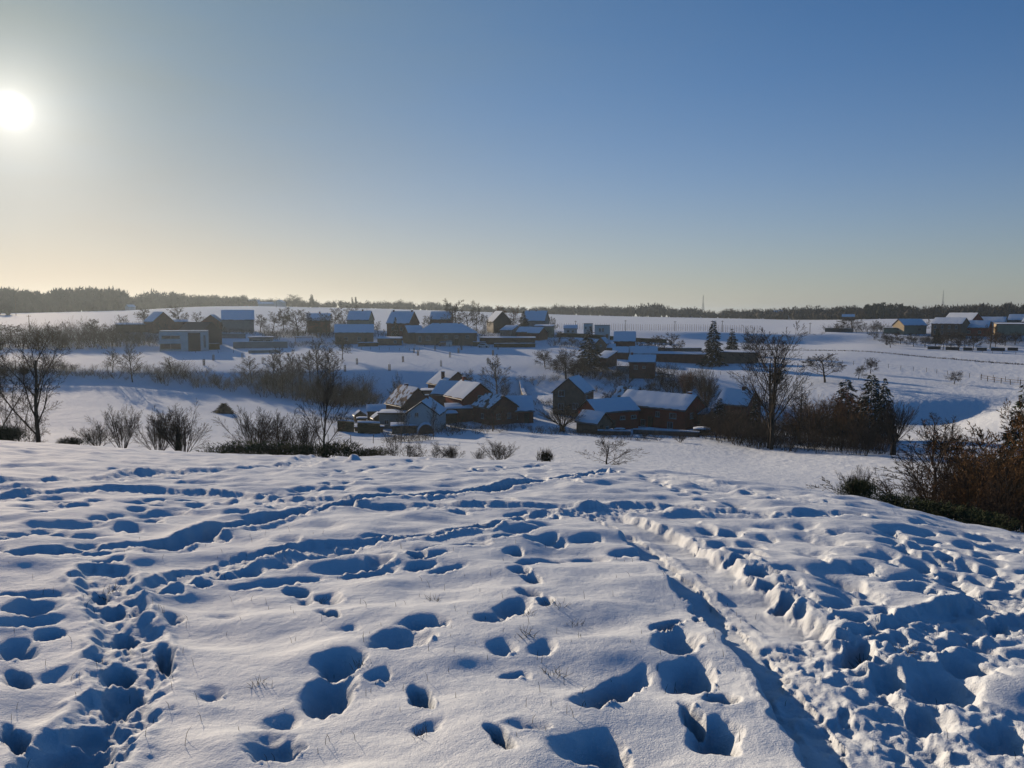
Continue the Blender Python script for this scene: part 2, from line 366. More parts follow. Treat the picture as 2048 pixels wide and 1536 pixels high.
# wide ploughed-up patch lower right and the walked strip leaving it to the right
churned([(1690, 1290), (1770, 1360), (1850, 1450), (1920, 1560)], 0.45, 0.10, 0.9, 1.6)
churned([(1630, 1290), (1760, 1262), (1900, 1225), (2080, 1180)], 0.42, 0.12, 1.0, 2.4)
churned([(1760, 1300), (1900, 1262), (2080, 1235)], 0.4, 0.12, 0.95, 2.0)
churned([(1640, 1360), (1900, 1330), (2100, 1300)], 0.4, 0.08, 0.6, 0.8)
churned([(1760, 1420), (1900, 1440), (2100, 1480)], 0.7, 0.07, 0.7, 1.0)
for h in [(1720, 1290, 80, 60, .18), (1890, 1370, 150, 70, .14), (1940, 1330, 120, 40, .12), (1860, 1420, 120, 60, .14), (1780, 1340, 90, 50, .13), (2010, 1460, 120, 60, .12), (1840, 1510, 140, 60, .13), (1690, 1400, 50, 60, .12), (1960, 1290, 110, 28, .1)]: hole(*h, soft=0.5, rim=0.1)
# holes along the left wall of the lane
for h in [(1360, 1290, 92, 50, .13), (1385, 1352, 95, 60, .15), (1335, 1252, 40, 30, .1, .5), (1400, 1240, 24, 16, .07), (1225, 1385, 90, 100, .15, .45), (1390, 1440, 45, 60, .12, -.4), (1450, 1400, 80, 30, .12), (1440, 1480, 90, 70, .17),
          (1190, 1510, 140, 80, .15, .3), (1000, 1498, 40, 60, .12, -.4), (850, 1392, 44, 56, .12, -.35), (660, 1380, 105, 78, .15, .2), (682, 1325, 92, 44, .12, .1), (805, 1282, 118, 42, .13), (850, 1250, 90, 24, .10),
          (992, 1244, 80, 26, .1, -.2), (1030, 1220, 64, 34, .11, .3), (1094, 1210, 40, 22, .09), (1062, 1190, 42, 22, .1, -.4), (1066, 1160, 30, 22, .1, -.5), (1040, 1145, 44, 12, .08), (1055, 1128, 40, 18, .1), (1030, 1108, 46, 14, .09),
          (545, 1503, 100, 70, .11, -.3), (560, 1437, 70, 34, .06), (420, 1382, 60, 28, .05), (660, 1222, 34, 22, .09, -.4), (597, 1170, 40, 20, .1, -.5), (345, 1226, 40, 18, .06), (460, 1217, 70, 14, .03),
          (35, 1350, 50, 50, .12, -.2), (35, 1465, 50, 60, .12, -.1), (100, 1262, 60, 22, .09), (105, 1340, 70, 22, .04), (30, 1290, 80, 40, .09), (60, 1215, 100, 30, .11), (70, 1185, 110, 22, .1), (10, 1185, 60, 18, .09), (50, 1240, 130, 18, .09),
          (350, 1100, 80, 20, .04), (700, 1250, 60, 14, .03), (1010, 1300, 50, 24, .05), (1090, 1300, 50, 24, .05), (1030, 1350, 60, 20, .05), (760, 1345, 50, 16, .04), (1060, 1470, 80, 30, .05), (860, 1460, 60, 24, .04),
          (1110, 1120, 90, 14, .08), (1180, 1112, 90, 12, .08), (1260, 1104, 70, 12, .09), (1180, 1080, 60, 10, .08), (1110, 1085, 60, 12, .08)]: hole(*h)
# long soft drags beside the walked strip in the middle
for h in [(640, 1110, 110, 22, .09), (560, 1125, 70, 16, .08), (700, 1128, 120, 16, .08), (580, 1150, 160, 14, .08), (440, 1145, 90, 10, .07), (380, 1162, 100, 12, .08), (300, 1180, 120, 16, .08), (520, 1158, 110, 12, .07), (740, 1140, 110, 14, .08), (690, 1092, 70, 14, .08),
          (760, 1120, 60, 14, .09), (830, 1112, 40, 12, .09), (350, 1028, 60, 12, .07), (290, 1045, 60, 14, .08), (250, 1060, 60, 14, .08), (140, 1055, 160, 14, .08), (60, 1072, 150, 14, .08), (180, 1075, 120, 12, .07), (420, 1020, 70, 12, .08), (480, 1030, 60, 12, .08),
          (400, 965, 110, 8, .08), (330, 972, 60, 6, .07), (40, 1120, 40, 10, .06), (110, 1000, 30, 8, .1)]: hole(*h, rim=0.1)
churned([(255, 1185), (400, 1138), (520, 1108), (640, 1092), (760, 1083), (900, 1074), (985, 1055), (1060, 1035), (1110, 1022)], 0.3, 0.1, 0.75, 2.2)
churned([(80, 1105), (200, 1098), (330, 1090), (400, 1082)], 0.34, 0.1, 0.8, 2.0)
churned([(-60, 968), (140, 962), (300, 948), (450, 940), (600, 930), (720, 914)], 0.9, 0.12, 0.9, 1.4)
churned([(-60, 1002), (100, 985), (250, 980), (420, 988), (560, 1003), (700, 1004)], 0.55, 0.1, 0.8, 1.4)
churned([(560, 1010), (760, 1018), (950, 1014), (1120, 1014), (1250, 1016), (1400, 1018), (1560, 1030), (1680, 1028)], 0.45, 0.1, 0.7, 1.5)
churned([(1180, 1022), (1260, 1008), (1330, 1012)], 0.7, 0.14, 0.9, 2.0)
churned([(1290, 950), (1450, 975), (1600, 1000), (1720, 1018), (1880, 1050), (2080, 1085)], 1.1, 0.08, 0.55, 0.9)
for st in ([(820, 1115), (900, 1096), (1010, 1090), (1090, 1075)], [(1060, 1060), (1130, 1052), (1000, 1075)], [(200, 1050), (330, 1020), (520, 990), (760, 968), (900, 958)], [(480, 1040), (640, 975), (760, 950)],
           [(0, 1080), (200, 1050), (420, 1010), (560, 985)], [(820, 940), (960, 935), (1100, 945), (1230, 960)], [(880, 930), (1040, 950), (1190, 972)], [(930, 945), (1080, 930), (1200, 935)],
           [(1430, 1050), (1600, 1075), (1760, 1110), (1930, 1160)], [(1500, 1060), (1640, 1110), (1760, 1160), (1850, 1190)], [(1560, 1050), (1720, 1090), (1880, 1120), (2060, 1160)], [(1600, 1130), (1700, 1150), (1820, 1200)],
           [(1660, 1060), (1800, 1090), (1980, 1110), (2070, 1115)], [(1880, 1060), (1900, 1110), (1890, 1170)], [(1700, 1180), (1760, 1150), (1800, 1110), (1850, 1070)], [(1620, 1160), (1700, 1200), (1640, 1230)],
           [(1400, 1040), (1440, 1085), (1500, 1100), (1600, 1100)], [(1980, 1080), (1960, 1130), (2000, 1190)], [(1780, 1060), (1860, 1130), (1930, 1200)], [(1300, 960), (1420, 1000), (1600, 1040)], [(1350, 975), (1500, 990), (1640, 1015)],
           [(640, 950), (800, 930), (950, 920)], [(60, 1030), (200, 1010), (420, 1000)], [(1480, 1120), (1560, 1150), (1590, 1200)], [(1740, 1200), (1830, 1160), (1990, 1150), (2060, 1130)]):
    steps(st, stride=rs.uniform(0.34, 0.5), D=rs.uniform(0.055, 0.09), spread=rs.uniform(0.06, 0.16), soft=0.8, rim=0.08)
# a few strays
for k in range(90):
    px, py = rs.uniform(-50, 2100), 930 + 260 * rs.rand() ** 1.4
    if 1000 < px < 1480 and py > 1040: continue
    p = at(px, py)
    if p[1] > 34: continue
    print_hole(p[0], p[1], rs.uniform(0.22, 0.4), rs.uniform(0.13, 0.24), rs.uniform(-1.5, 1.5), rs.uniform(0.03, 0.09), 0.12, 0.7, 0.05)

nearw = 1 - sstep(26, 50, fd)
soft = 0.058 * fbm(fx / 0.55, fy / 0.4, 2, 3, gain=0.3) + 0.06 * fbm(fx / 2.2, fy / 1.7, 2, 13)
clod = 0.024 * billow(fx / 0.13, fy / 0.13, 3, 61) + 0.017 * fbm(fx / 0.055, fy / 0.055, 2, 71) + 0.025 * NL
_gr = np.gradient(DEP, ROWS[:FR], axis=0); _ga = np.gradient(DEP, COLS, axis=1) / np.maximum(fd, 0.3)
_rel = SUN_AZ - COLS[None, :]; _wall = np.clip((_gr * np.cos(_rel) + _ga * np.sin(_rel)) / 0.6 - 0.15, 0, 1)      # only the lip that faces the sun crumbles
rough_wall = 0.03 * fbm(fx / 0.055, fy / 0.055, 2, 19) * _wall
DET = (soft * (1 - 0.6 * CH) - np.maximum(DEP - 0.0, 0) * (1 + 0.25 * NL) + np.clip(RIM, 0, 0.08) + CH * clod + rough_wall) * nearw
Z = BASE.copy(); Z[:FR] += DET
# a rolled snowball on the brow, left of the village, is heaped snow
for (px, py, r) in ((708, 919, 0.2), (1215, 946, 0.13), (694, 925, 0.14)):
    p = at(px, py); s = window(p[0] - 2 * r, p[1] - 2 * r, p[0] + 2 * r, p[1] + 2 * r)
    q = np.hypot(fx[s] - p[0], fy[s] - p[1]) / r
    Z[:FR][s] += r * 0.9 * np.clip(1 - q ** 2.5, 0, 1) * (1 + 0.4 * NX[s])
# tussocks and old tracks on the far pastures
_m = (ROWS > 52) & (ROWS < 420); _i = np.where(_m)[0]; sl = slice(_i[0], _i[-1] + 1)
_wf = (sstep(52, 70, ROWS[sl]) * (1 - sstep(260, 420, ROWS[sl])))[:, None]
Z[sl] += _wf * 0.075 * fbm(GX[sl] / 0.8, GY[sl] / 1.3, 2, 301) * (0.35 + 0.65 * sstep(-0.3, 0.5, fbm(GX[sl] / 30, GY[sl] / 30, 2, 77)))
def grid_mesh(name, Z):
    me = bpy.data.meshes.new(name)
    V = np.stack([GX, GY, Z], -1).reshape(-1, 3)
    c = np.array([[0, 0, Z[0].mean()]]); V = np.vstack([V, c])
    idx = np.arange(NR * NC).reshape(NR, NC)
    q = np.stack([idx[:-1, :-1], idx[:-1, 1:], idx[1:, 1:], idx[1:, :-1]], -1).reshape(-1, 4)[:, ::-1]
    tri = np.stack([np.full(NC - 1, NR * NC), idx[0, 1:], idx[0, :-1]], -1)[:, ::-1]
    loops = np.concatenate([q.ravel(), tri.ravel()]).astype(np.int32)
    starts = np.concatenate([np.arange(len(q)) * 4, len(q) * 4 + np.arange(len(tri)) * 3]).astype(np.int32)
    me.vertices.add(len(V)); me.vertices.foreach_set('co', V.ravel().astype(np.float32))
    me.loops.add(len(loops)); me.loops.foreach_set('vertex_index', loops)
    me.polygons.add(len(starts)); me.polygons.foreach_set('loop_start', starts)
    me.polygons.foreach_set('use_smooth', np.ones(len(starts), bool))
    me.update(calc_edges=True)
    at_ = me.attributes.new('pasture', 'FLOAT', 'POINT')          # rough grazed grass under the snow beyond the hill
    w = np.repeat(sstep(48, 62, ROWS) * (1 - 0.75 * sstep(300, 420, ROWS)), NC); at_.data.foreach_set('value', np.append(w, 0).astype(np.float32))
    return me
def snow_material():
    m = bpy.data.materials.new('snow'); m.use_nodes = True
    n, l = m.node_tree.nodes, m.node_tree.links
    b = n['Principled BSDF']; b.inputs['Roughness'].default_value = 1.0; b.inputs['Specular IOR Level'].default_value = 0.0
    geo = n.new('ShaderNodeNewGeometry')
    def noise(scale, detail, rough=0.55):
        z = n.new('ShaderNodeTexNoise'); z.inputs['Scale'].default_value = scale; z.inputs['Detail'].default_value = detail; z.inputs['Roughness'].default_value = rough
        l.new(geo.outputs['Position'], z.inputs['Vector']); return z.outputs['Fac']
    rp = n.new('ShaderNodeValToRGB'); rp.color_ramp.elements[0].color = (0.74, 0.82, 0.90, 1); rp.color_ramp.elements[1].color = (0.80, 0.87, 0.94, 1)
    l.new(noise(0.9, 4), rp.inputs[0]); l.new(rp.outputs[0], b.inputs['Base Color'])
    b1 = n.new('ShaderNodeBump'); b1.inputs['Strength'].default_value = 0.55; b1.inputs['Distance'].default_value = 0.012
    l.new(noise(95, 3, 0.7), b1.inputs['Height'])
    b2 = n.new('ShaderNodeBump'); b2.inputs['Strength'].default_value = 0.22; b2.inputs['Distance'].default_value = 0.03
    l.new(noise(17, 4), b2.inputs['Height']); l.new(b1.outputs[0], b2.inputs['Normal'])
    b3 = n.new('ShaderNodeBump'); b3.inputs['Strength'].default_value = 0.45; b3.inputs['Distance'].default_value = 0.09
    l.new(noise(2.4, 4), b3.inputs['Height']); l.new(b2.outputs[0], b3.inputs['Normal'])
    pa = n.new('ShaderNodeAttribute'); pa.attribute_name = 'pasture'
    ml = n.new('ShaderNodeMath'); ml.operation = 'MULTIPLY'; l.new(pa.outputs['Fac'], ml.inputs[0]); l.new(noise(0.95, 5, 0.65), ml.inputs[1])
    b4 = n.new('ShaderNodeBump'); b4.inputs['Strength'].default_value = 0.8; b4.inputs['Distance'].default_value = 0.28
    l.new(ml.outputs[0], b4.inputs['Height']); l.new(b3.outputs[0], b4.inputs['Normal'])
    l.new(b4.outputs[0], b.inputs['Normal'])
    gl = n.new('ShaderNodeBsdfGlossy'); gl.inputs['Roughness'].default_value = 0.68; gl.inputs['Color'].default_value = (1, 0.97, 0.93, 1)
    l.new(b4.outputs[0], gl.inputs['Normal'])
    mx = n.new('ShaderNodeMixShader'); mx.inputs[0].default_value = 0.055      # grains mirror a little light forward
    l.new(b.outputs[0], mx.inputs[1]); l.new(gl.outputs[0], mx.inputs[2]); l.new(mx.outputs[0], n['Material Output'].inputs['Surface'])
    MATS['snow'] = m
    return m
snow_material()
g_ob = bpy.data.objects.new('ground', grid_mesh('ground', Z)); COL.objects.link(g_ob)
g_ob.data.materials.append(MATS['snow'])
g_ob['kind'] = 'structure'; g_ob['label'] = 'snow covered hillside, valley and fields with trodden foreground'
# ------------------------------------------------------------------ helpers for things and parts
material('bark', (0.075, 0.058, 0.045), 0.9, (0.035, 0.028, 0.022), 2.0)
material('twig', (0.085, 0.062, 0.045), 0.9, (0.05, 0.036, 0.027), 0.8)
material('twig_red', (0.20, 0.085, 0.04), 0.9, (0.10, 0.045, 0.025), 0.6)
material('twig_ochre', (0.25, 0.13, 0.05), 0.9, (0.11, 0.065, 0.03), 0.6)
material('needles', (0.03, 0.055, 0.03), 0.8, (0.014, 0.026, 0.016), 1.2)
material('broom', (0.05, 0.075, 0.022), 0.8, (0.022, 0.036, 0.014), 1.5)
material('ivy', (0.022, 0.045, 0.018), 0.7, (0.012, 0.022, 0.01), 3)
material('wood_haze', (0.06, 0.052, 0.045), 1.0, (0.04, 0.036, 0.032), 0.1)
material('dry_grass', (0.10, 0.075, 0.035), 0.9, (0.05, 0.042, 0.02), 5)
material('red_brick', (0.50, 0.085, 0.05), 0.9, (0.38, 0.065, 0.04), 1.2, 0.4, 6)
material('dark_brick', (0.30, 0.105, 0.07), 0.9, (0.19, 0.07, 0.05), 1.0, 0.4, 6)
material('brown_brick', (0.34, 0.20, 0.13), 0.9, (0.22, 0.13, 0.09), 1.0, 0.4, 6)
material('stone', (0.22, 0.19, 0.16), 0.95, (0.12, 0.105, 0.095), 2.0, 0.5, 4, 0.05)
material('white_render', (0.72, 0.72, 0.70), 0.8, (0.62, 0.62, 0.61), 0.7)
material('cream_render', (0.46, 0.38, 0.25), 0.85, (0.38, 0.31, 0.21), 0.7)
material('grey_render', (0.34, 0.32, 0.29), 0.85, (0.26, 0.25, 0.23), 0.7)
material('dark_cladding', (0.045, 0.045, 0.05), 0.6, (0.03, 0.03, 0.034), 2)
material('timber', (0.13, 0.09, 0.06), 0.9, (0.07, 0.05, 0.035), 3)
material('weathered_timber', (0.20, 0.16, 0.12), 0.9, (0.11, 0.09, 0.07), 3)
material('tile', (0.16, 0.075, 0.05), 0.85, (0.08, 0.045, 0.035), 1.5)
material('slate', (0.055, 0.055, 0.06), 0.7, (0.035, 0.035, 0.04), 1.5)
material('glass', (0.03, 0.035, 0.045), 0.12, (0.02, 0.024, 0.03), 1.0, spec=0.6)
material('frame_white', (0.6, 0.6, 0.58), 0.6)
material('metal', (0.25, 0.26, 0.27), 0.5, (0.18, 0.19, 0.2), 2, metallic=0.4)
material('car_paint', (0.06, 0.07, 0.09), 0.3, (0.05, 0.06, 0.08), 1, spec=0.5)
material('rubber', (0.02, 0.02, 0.02), 0.9)
def roof_snow_material():
    """snow slid and melted off in streaks: tiles show where the noise is low"""
    m = bpy.data.materials.new('patchy_snow'); m.use_nodes = True
    n, l = m.node_tree.nodes, m.node_tree.links; b = n['Principled BSDF']
    b.inputs['Roughness'].default_value = 0.9; b.inputs['Specular IOR Level'].default_value = 0.05
    geo = n.new('ShaderNodeNewGeometry')
    mp = n.new('ShaderNodeMapping'); mp.inputs['Scale'].default_value = (1.0, 0.8, 0.35); l.new(geo.outputs['Position'], mp.inputs[0])
    z = n.new('ShaderNodeTexNoise'); z.inputs['Scale'].default_value = 1.1; z.inputs['Detail'].default_value = 4; l.new(mp.outputs[0], z.inputs['Vector'])
    rp = n.new('ShaderNodeValToRGB'); rp.color_ramp.elements[0].position = 0.43; rp.color_ramp.elements[1].position = 0.5
    rp.color_ramp.elements[0].color = (0.17, 0.11, 0.08, 1); rp.color_ramp.elements[1].color = (0.78, 0.84, 0.9, 1)
    l.new(z.outputs['Fac'], rp.inputs[0]); l.new(rp.outputs[0], b.inputs['Base Color']); MATS['patchy_snow'] = m
roof_snow_material()
m_ = material('snow_cap', (0.80, 0.86, 0.92), 0.95, (0.75, 0.82, 0.9), 1.0, 0.3, 3.0, 0.05, spec=0.0)

def tag(o, label=None, cat=None, group=None, kind=None):
    if label: o['label'] = label
    if cat: o['category'] = cat; o['kind'] = 'thing'
    if group: o['group'] = group
    if kind: o['kind'] = kind
    return o
def empty(name, loc=(0, 0, 0), rz=0.0, label=None, cat=None, group=None):
    o = bpy.data.objects.new(name, None); COL.objects.link(o); o.location = loc; o.rotation_euler = (0, 0, rz)
    o.empty_display_size = 0.3
    return tag(o, label, cat, group)
def link(name, me, parent=None, loc=(0, 0, 0), rz=0.0):
    o = bpy.data.objects.new(name, me); COL.objects.link(o); o.parent = parent; o.location = loc; o.rotation_euler = (0, 0, rz)
    return o
def mesh(name, V, Fc, mat, smooth=False):
    me = bpy.data.meshes.new(name)
    if isinstance(V, np.ndarray):
        k = Fc.shape[1]
        me.vertices.add(len(V)); me.vertices.foreach_set('co', V.astype(np.float32).ravel())
        me.loops.add(Fc.size); me.loops.foreach_set('vertex_index', Fc.astype(np.int32).ravel())
        me.polygons.add(len(Fc)); me.polygons.foreach_set('loop_start', np.arange(len(Fc), dtype=np.int32) * k)
        me.update(calc_edges=True)
    else: me.from_pydata(V, [], Fc)
    if smooth: me.polygons.foreach_set('use_smooth', np.ones(len(me.polygons), bool))
    me.materials.append(MATS[mat]); return me
class MB:
    def __init__(s): s.v = []; s.f = []
    def add(s, v, f):
        b = len(s.v); s.v += [tuple(q) for q in v]; s.f += [tuple(i + b for i in q) for q in f]; return s
    def box(s, x0, x1, y0, y1, z0, z1):
        v = [(x, y, z) for z in (z0, z1) for x, y in ((x0, y0), (x1, y0), (x1, y1), (x0, y1))]
        return s.add(v, [(0, 3, 2, 1), (4, 5, 6, 7), (0, 1, 5, 4), (1, 2, 6, 5), (2, 3, 7, 6), (3, 0, 4, 7)])
    def prism(s, poly, y0, y1):
        """poly in x,z swept along y"""
        n = len(poly); v = [(x, y0, z) for x, z in poly] + [(x, y1, z) for x, z in poly]
        return s.add(v, [tuple(range(n)), tuple(range(2 * n - 1, n - 1, -1))] + [(i, i + n, (i + 1) % n + n, (i + 1) % n) for i in range(n)])
    def prismx(s, poly, x0, x1):
        """poly in y,z swept along x"""
        n = len(poly); v = [(x0, y, z) for y, z in poly] + [(x1, y, z) for y, z in poly]
        return s.add(v, [tuple(range(n - 1, -1, -1)), tuple(range(n, 2 * n))] + [(i, (i + 1) % n, (i + 1) % n + n, i + n) for i in range(n)])
    def tube(s, p0, p1, r0, r1, k=6):
        p0 = Vector(p0); p1 = Vector(p1); d = (p1 - p0).normalized(); a = d.orthogonal().normalized(); b = d.cross(a)
        v = [p + (a * math.cos(t) + b * math.sin(t)) * r for p, r in ((p0, r0), (p1, r1)) for t in (2 * math.pi * i / k for i in range(k))]
        return s.add(v, [(i, (i + 1) % k, (i + 1) % k + k, i + k) for i in range(k)] + [tuple(range(k - 1, -1, -1)), tuple(range(k, 2 * k))])
    def build(s, name, mat, parent=None, loc=(0, 0, 0), rz=0.0, smooth=False):
        return link(name, mesh(name, s.v, s.f, mat, smooth), parent, loc, rz)

# ------------------------------------------------------------------ bare trees from tapered limbs
def tubes(lines, sides):
    """lines: list of (points n x 3, radii n) -> vertices, quads"""
    by = {}
    for P, r in lines: by.setdefault(len(P), []).append((P, r))
    VV = []; FF = []; base = 0
    for n, ls in by.items():
        P = np.array([q[0] for q in ls], float); r = np.array([q[1] for q in ls], float); m = len(ls)
        T = np.gradient(P, axis=1); T /= np.linalg.norm(T, axis=2, keepdims=True) + 1e-9
        ax = np.where(np.abs(T[:, :1, 2:3]) > 0.9, np.array([1.0, 0, 0]), np.array([0, 0, 1.0]))
        A = np.cross(T, np.broadcast_to(ax, T.shape)); A /= np.linalg.norm(A, axis=2, keepdims=True) + 1e-9
        B = np.cross(T, A)
        th = 2 * np.pi * np.arange(sides) / sides
        ring = P[:, :, None] + r[:, :, None, None] * (A[:, :, None] * np.cos(th)[None, None, :, None] + B[:, :, None] * np.sin(th)[None, None, :, None])
        VV.append(ring.reshape(-1, 3))
        idx = base + np.arange(m * n * sides).reshape(m, n, sides)
        nx = np.roll(idx, -1, axis=2)
        FF.append(np.stack([idx[:, :-1], nx[:, :-1], nx[:, 1:], idx[:, 1:]], -1).reshape(-1, 4)); base += m * n * sides
    return np.vstack(VV), np.vstack(FF)
def unit(v): return v / (np.linalg.norm(v) + 1e-9)
def turned(rng, d, a, az):
    u = unit(np.cross(d, [0.3, 0.5, 0.81] if abs(d[2]) > 0.95 else [0, 0, 1.0])); w = np.cross(d, u)
    return unit(d * math.cos(a) + (u * math.cos(az) + w * math.sin(az)) * math.sin(a))
def limb(rng, out, p, d, L, r, lv, S):
    nlv = len(S['n'])
    k = 6 if lv == 0 else (5 if lv == 1 else (4 if lv < nlv - 1 else (3 if lv < nlv else 2)))
    pts = [np.array(p, float)]; dirs = [d]
    for i in range(1, k):
        d = unit(d + rng.normal(0, S['wig'], 3) * (1 if lv else 0.5) + np.array([0, 0, S['up'] * (0.25 if lv == 0 else 0.5)]) + (np.array([0, 0, -S.get('droop', 0)]) * (lv / max(1, nlv))))
        pts.append(pts[-1] + d * L / (k - 1)); dirs.append(d)
    end = S['rmin'] if lv == nlv else max(S['rmin'], r * (0.28 if lv else S.get('trunk_end', 0.45)))
    out.append((lv, np.array(pts), np.linspace(r, end, k)))
    if lv >= nlv: return
    nb = S['n'][lv]; nb = max(1, int(round(nb * rng.uniform(0.8, 1.2))))
    az = rng.uniform(0, 6.28)
    for b in range(nb):
        t = S['t0'][lv] + (1 - S['t0'][lv]) * (b + rng.uniform(0.2, 0.8)) / nb
        f = t * (k - 1); i = min(int(f), k - 2); q = pts[i] + (pts[i + 1] - pts[i]) * (f - i)
        az += 2.4 + rng.normal(0, 0.4)
        a = R(S['ang'][lv]) * rng.uniform(0.7, 1.25) * (1.0 - 0.45 * (t - S['t0'][lv]) / (1 - S['t0'][lv] + 1e-6) * S.get('tip', 1.0))
        rr = (r + (end - r) * t)
        limb(rng, out, q, turned(rng, dirs[i], a, az), L * S['len'][lv] * rng.uniform(0.75, 1.15) * (1.1 - 0.55 * t if S.get('cone', 1) else 1), rr * S.get('thin', 0.5), lv + 1, S)
SPECIES = {
 'ash':     dict(n=[11, 8, 6, 6], t0=[0.22, 0.2, 0.2, 0.2], ang=[34, 38, 42, 45], len=[0.62, 0.5, 0.5, 0.5], up=0.16, wig=0.07, rmin=0.0009, r=0.0125, trunk=0.78),
 'round':   dict(n=[11, 8, 6, 6], t0=[0.28, 0.2, 0.2, 0.15], ang=[58, 48, 48, 50], len=[0.62, 0.52, 0.5, 0.5], up=0.06, wig=0.09, rmin=0.0015, r=0.017, trunk=0.72),
 'spread':  dict(n=[10, 9, 6, 5], t0=[0.10, 0.15, 0.2, 0.2], ang=[62, 46, 45, 45], len=[0.9, 0.5, 0.5, 0.5], up=0.07, wig=0.10, rmin=0.0016, r=0.014, trunk=0.6),
 'orchard': dict(n=[8, 8, 6, 5], t0=[0.36, 0.2, 0.15, 0.1], ang=[66, 55, 55, 60], len=[0.72, 0.55, 0.5, 0.5], up=0.03, wig=0.17, rmin=0.0026, r=0.03, trunk=0.62, cone=0),
 'slim':    dict(n=[18, 8, 7], t0=[0.2, 0.2, 0.2], ang=[38, 40, 45], len=[0.42, 0.45, 0.45], up=0.12, wig=0.06, rmin=0.0015, r=0.011, trunk=0.95),
 'poplar':  dict(n=[26, 7, 5], t0=[0.1, 0.1, 0.1], ang=[22, 22, 25], len=[0.28, 0.5, 0.5], up=0.25, wig=0.04, rmin=0.004, r=0.016, trunk=1.0),
}
for _k, _f in (('round', 1.7), ('orchard', 1.25), ('slim', 1.3), ('poplar', 1.0)):
    SPECIES[_k + '_far'] = dict(SPECIES[_k], rmin=SPECIES[_k]['rmin'] * _f)     # coarser twigs for trees far off
def make_bare(kind, seed):
    rng = np.random.RandomState(seed); out = []
    if kind == 'bush':           # many stems from one stool
        S = dict(n=[7, 6, 5], t0=[0.2, 0.2, 0.2], ang=[28, 34, 40], len=[0.5, 0.5, 0.5], up=0.05, wig=0.08, rmin=0.0018, trunk_end=0.3)
        for i in range(19):
            a = R(rng.uniform(3, 36)); az = rng.uniform(0, 6.28)
            limb(rng, out, np.array([0.04 * math.cos(az), 0.04 * math.sin(az), -0.02]), np.array([math.sin(a) * math.cos(az), math.sin(a) * math.sin(az), math.cos(a)]), rng.uniform(0.65, 1.0), 0.0085, 0, S)
    elif kind == 'tangle':       # low arching scrub
        S = dict(n=[8, 6, 5], t0=[0.15, 0.15, 0.2], ang=[45, 48, 50], len=[0.55, 0.5, 0.5], up=-0.02, wig=0.16, rmin=0.0022, trunk_end=0.3, droop=0.05)
        for i in range(14):
            a = R(rng.uniform(5, 60)); az = rng.uniform(0, 6.28)
            limb(rng, out, np.array([0.25 * math.cos(az), 0.25 * math.sin(az), -0.02]), np.array([math.sin(a) * math.cos(az), math.sin(a) * math.sin(az), math.cos(a)]), rng.uniform(0.6, 0.95), 0.009, 0, S)
    elif kind == 'pollard':
        S0 = dict(n=[], t0=[], ang=[], len=[], up=0.05, wig=0.05, rmin=0.045, trunk_end=0.9)
        limb(rng, out, np.array([0, 0, -0.02]), np.array([0, 0, 1.0]), 0.24, 0.06, 0, S0)
        S = dict(n=[8, 5], t0=[0.25, 0.25], ang=[20, 24], len=[0.5, 0.5], up=0.08, wig=0.035, rmin=0.0018, trunk_end=0.25)
        for i in range(34):
            a = R(rng.uniform(2, 52)); az = rng.uniform(0, 6.28)
            limb(rng, out, np.array([0.03 * math.cos(az), 0.03 * math.sin(az), rng.uniform(0.15, 0.24)]), np.array([math.sin(a) * math.cos(az), math.sin(a) * math.sin(az), math.cos(a)]), rng.uniform(0.5, 0.8) * (1.05 - 0.3 * a), 0.007, 1, dict(S, n=[0] + S['n'], t0=[0] + S['t0'], ang=[0] + S['ang'], len=[0] + S['len']))
    elif kind == 'twin':         # two tall stems standing close, as the great tree by the lane
        S = dict(SPECIES['ash'], n=[13, 8, 6, 5], ang=[36, 34, 38, 42], t0=[0.12, 0.2, 0.2, 0.2], wig=0.05, up=0.2)
        for x, h in ((-0.035, 0.76), (0.03, 0.84)):
            limb(rng, out, np.array([x, 0, -0.02]), unit(np.array([x * 0.3, 0.0, 1.0])), h, 0.0115, 0, S)
    else:
        S = SPECIES[kind]
        limb(rng, out, np.array([0, 0, -0.03]), unit(np.array([rng.normal(0, 0.03), rng.normal(0, 0.03), 1.0])), S['trunk'], S['r'], 0, S)
    top = max(o[1][:, 2].max() for o in out); nl = max(o[0] for o in out)
    big = [(P / top, r / top) for lv, P, r in out if lv <= (1 if nl > 1 else 0)]
    mid = [(P / top, r / top) for lv, P, r in out if (1 if nl > 1 else 0) < lv < nl]
    Vt, Ft = tubes(big, 5)
    # the last twigs are single slivers, split in two or three so that the crown reads as a fine mesh
    C = np.array([P[0] for lv, P, r in out if lv == nl]) / top; E = np.array([P[-1] for lv, P, r in out if lv == nl]) / top
    W = np.array([r[-1] for lv, P, r in out if lv == nl]) / top * 2.6
    D = E - C; L = np.linalg.norm(D, axis=1); D /= L[:, None] + 1e-9
    rep = 3 if len(C) < 2600 else 2
    f = np.tile(np.linspace(0.0, 0.55, rep), len(C))[:, None]
    C2 = np.repeat(C, rep, 0) + np.repeat(D * L[:, None], rep, 0) * f
    D2 = np.repeat(D, rep, 0) + rng.normal(0, 0.33, (len(C) * rep, 3)) * (f > 0); D2 /= np.linalg.norm(D2, axis=1, keepdims=True)
    L2 = np.repeat(L, rep) * np.where(f[:, 0] > 0, 0.7, 1.0)
    S = np.cross(D2, rng.normal(0, 1, D2.shape)); S /= np.linalg.norm(S, axis=1, keepdims=True) + 1e-9
    W2 = np.repeat(W, rep)[:, None] / 2
    Vb = np.stack([C2 - S * W2, C2 + S * W2, C2 + D2 * L2[:, None] + S * W2 * 0.3], 1).reshape(-1, 3)
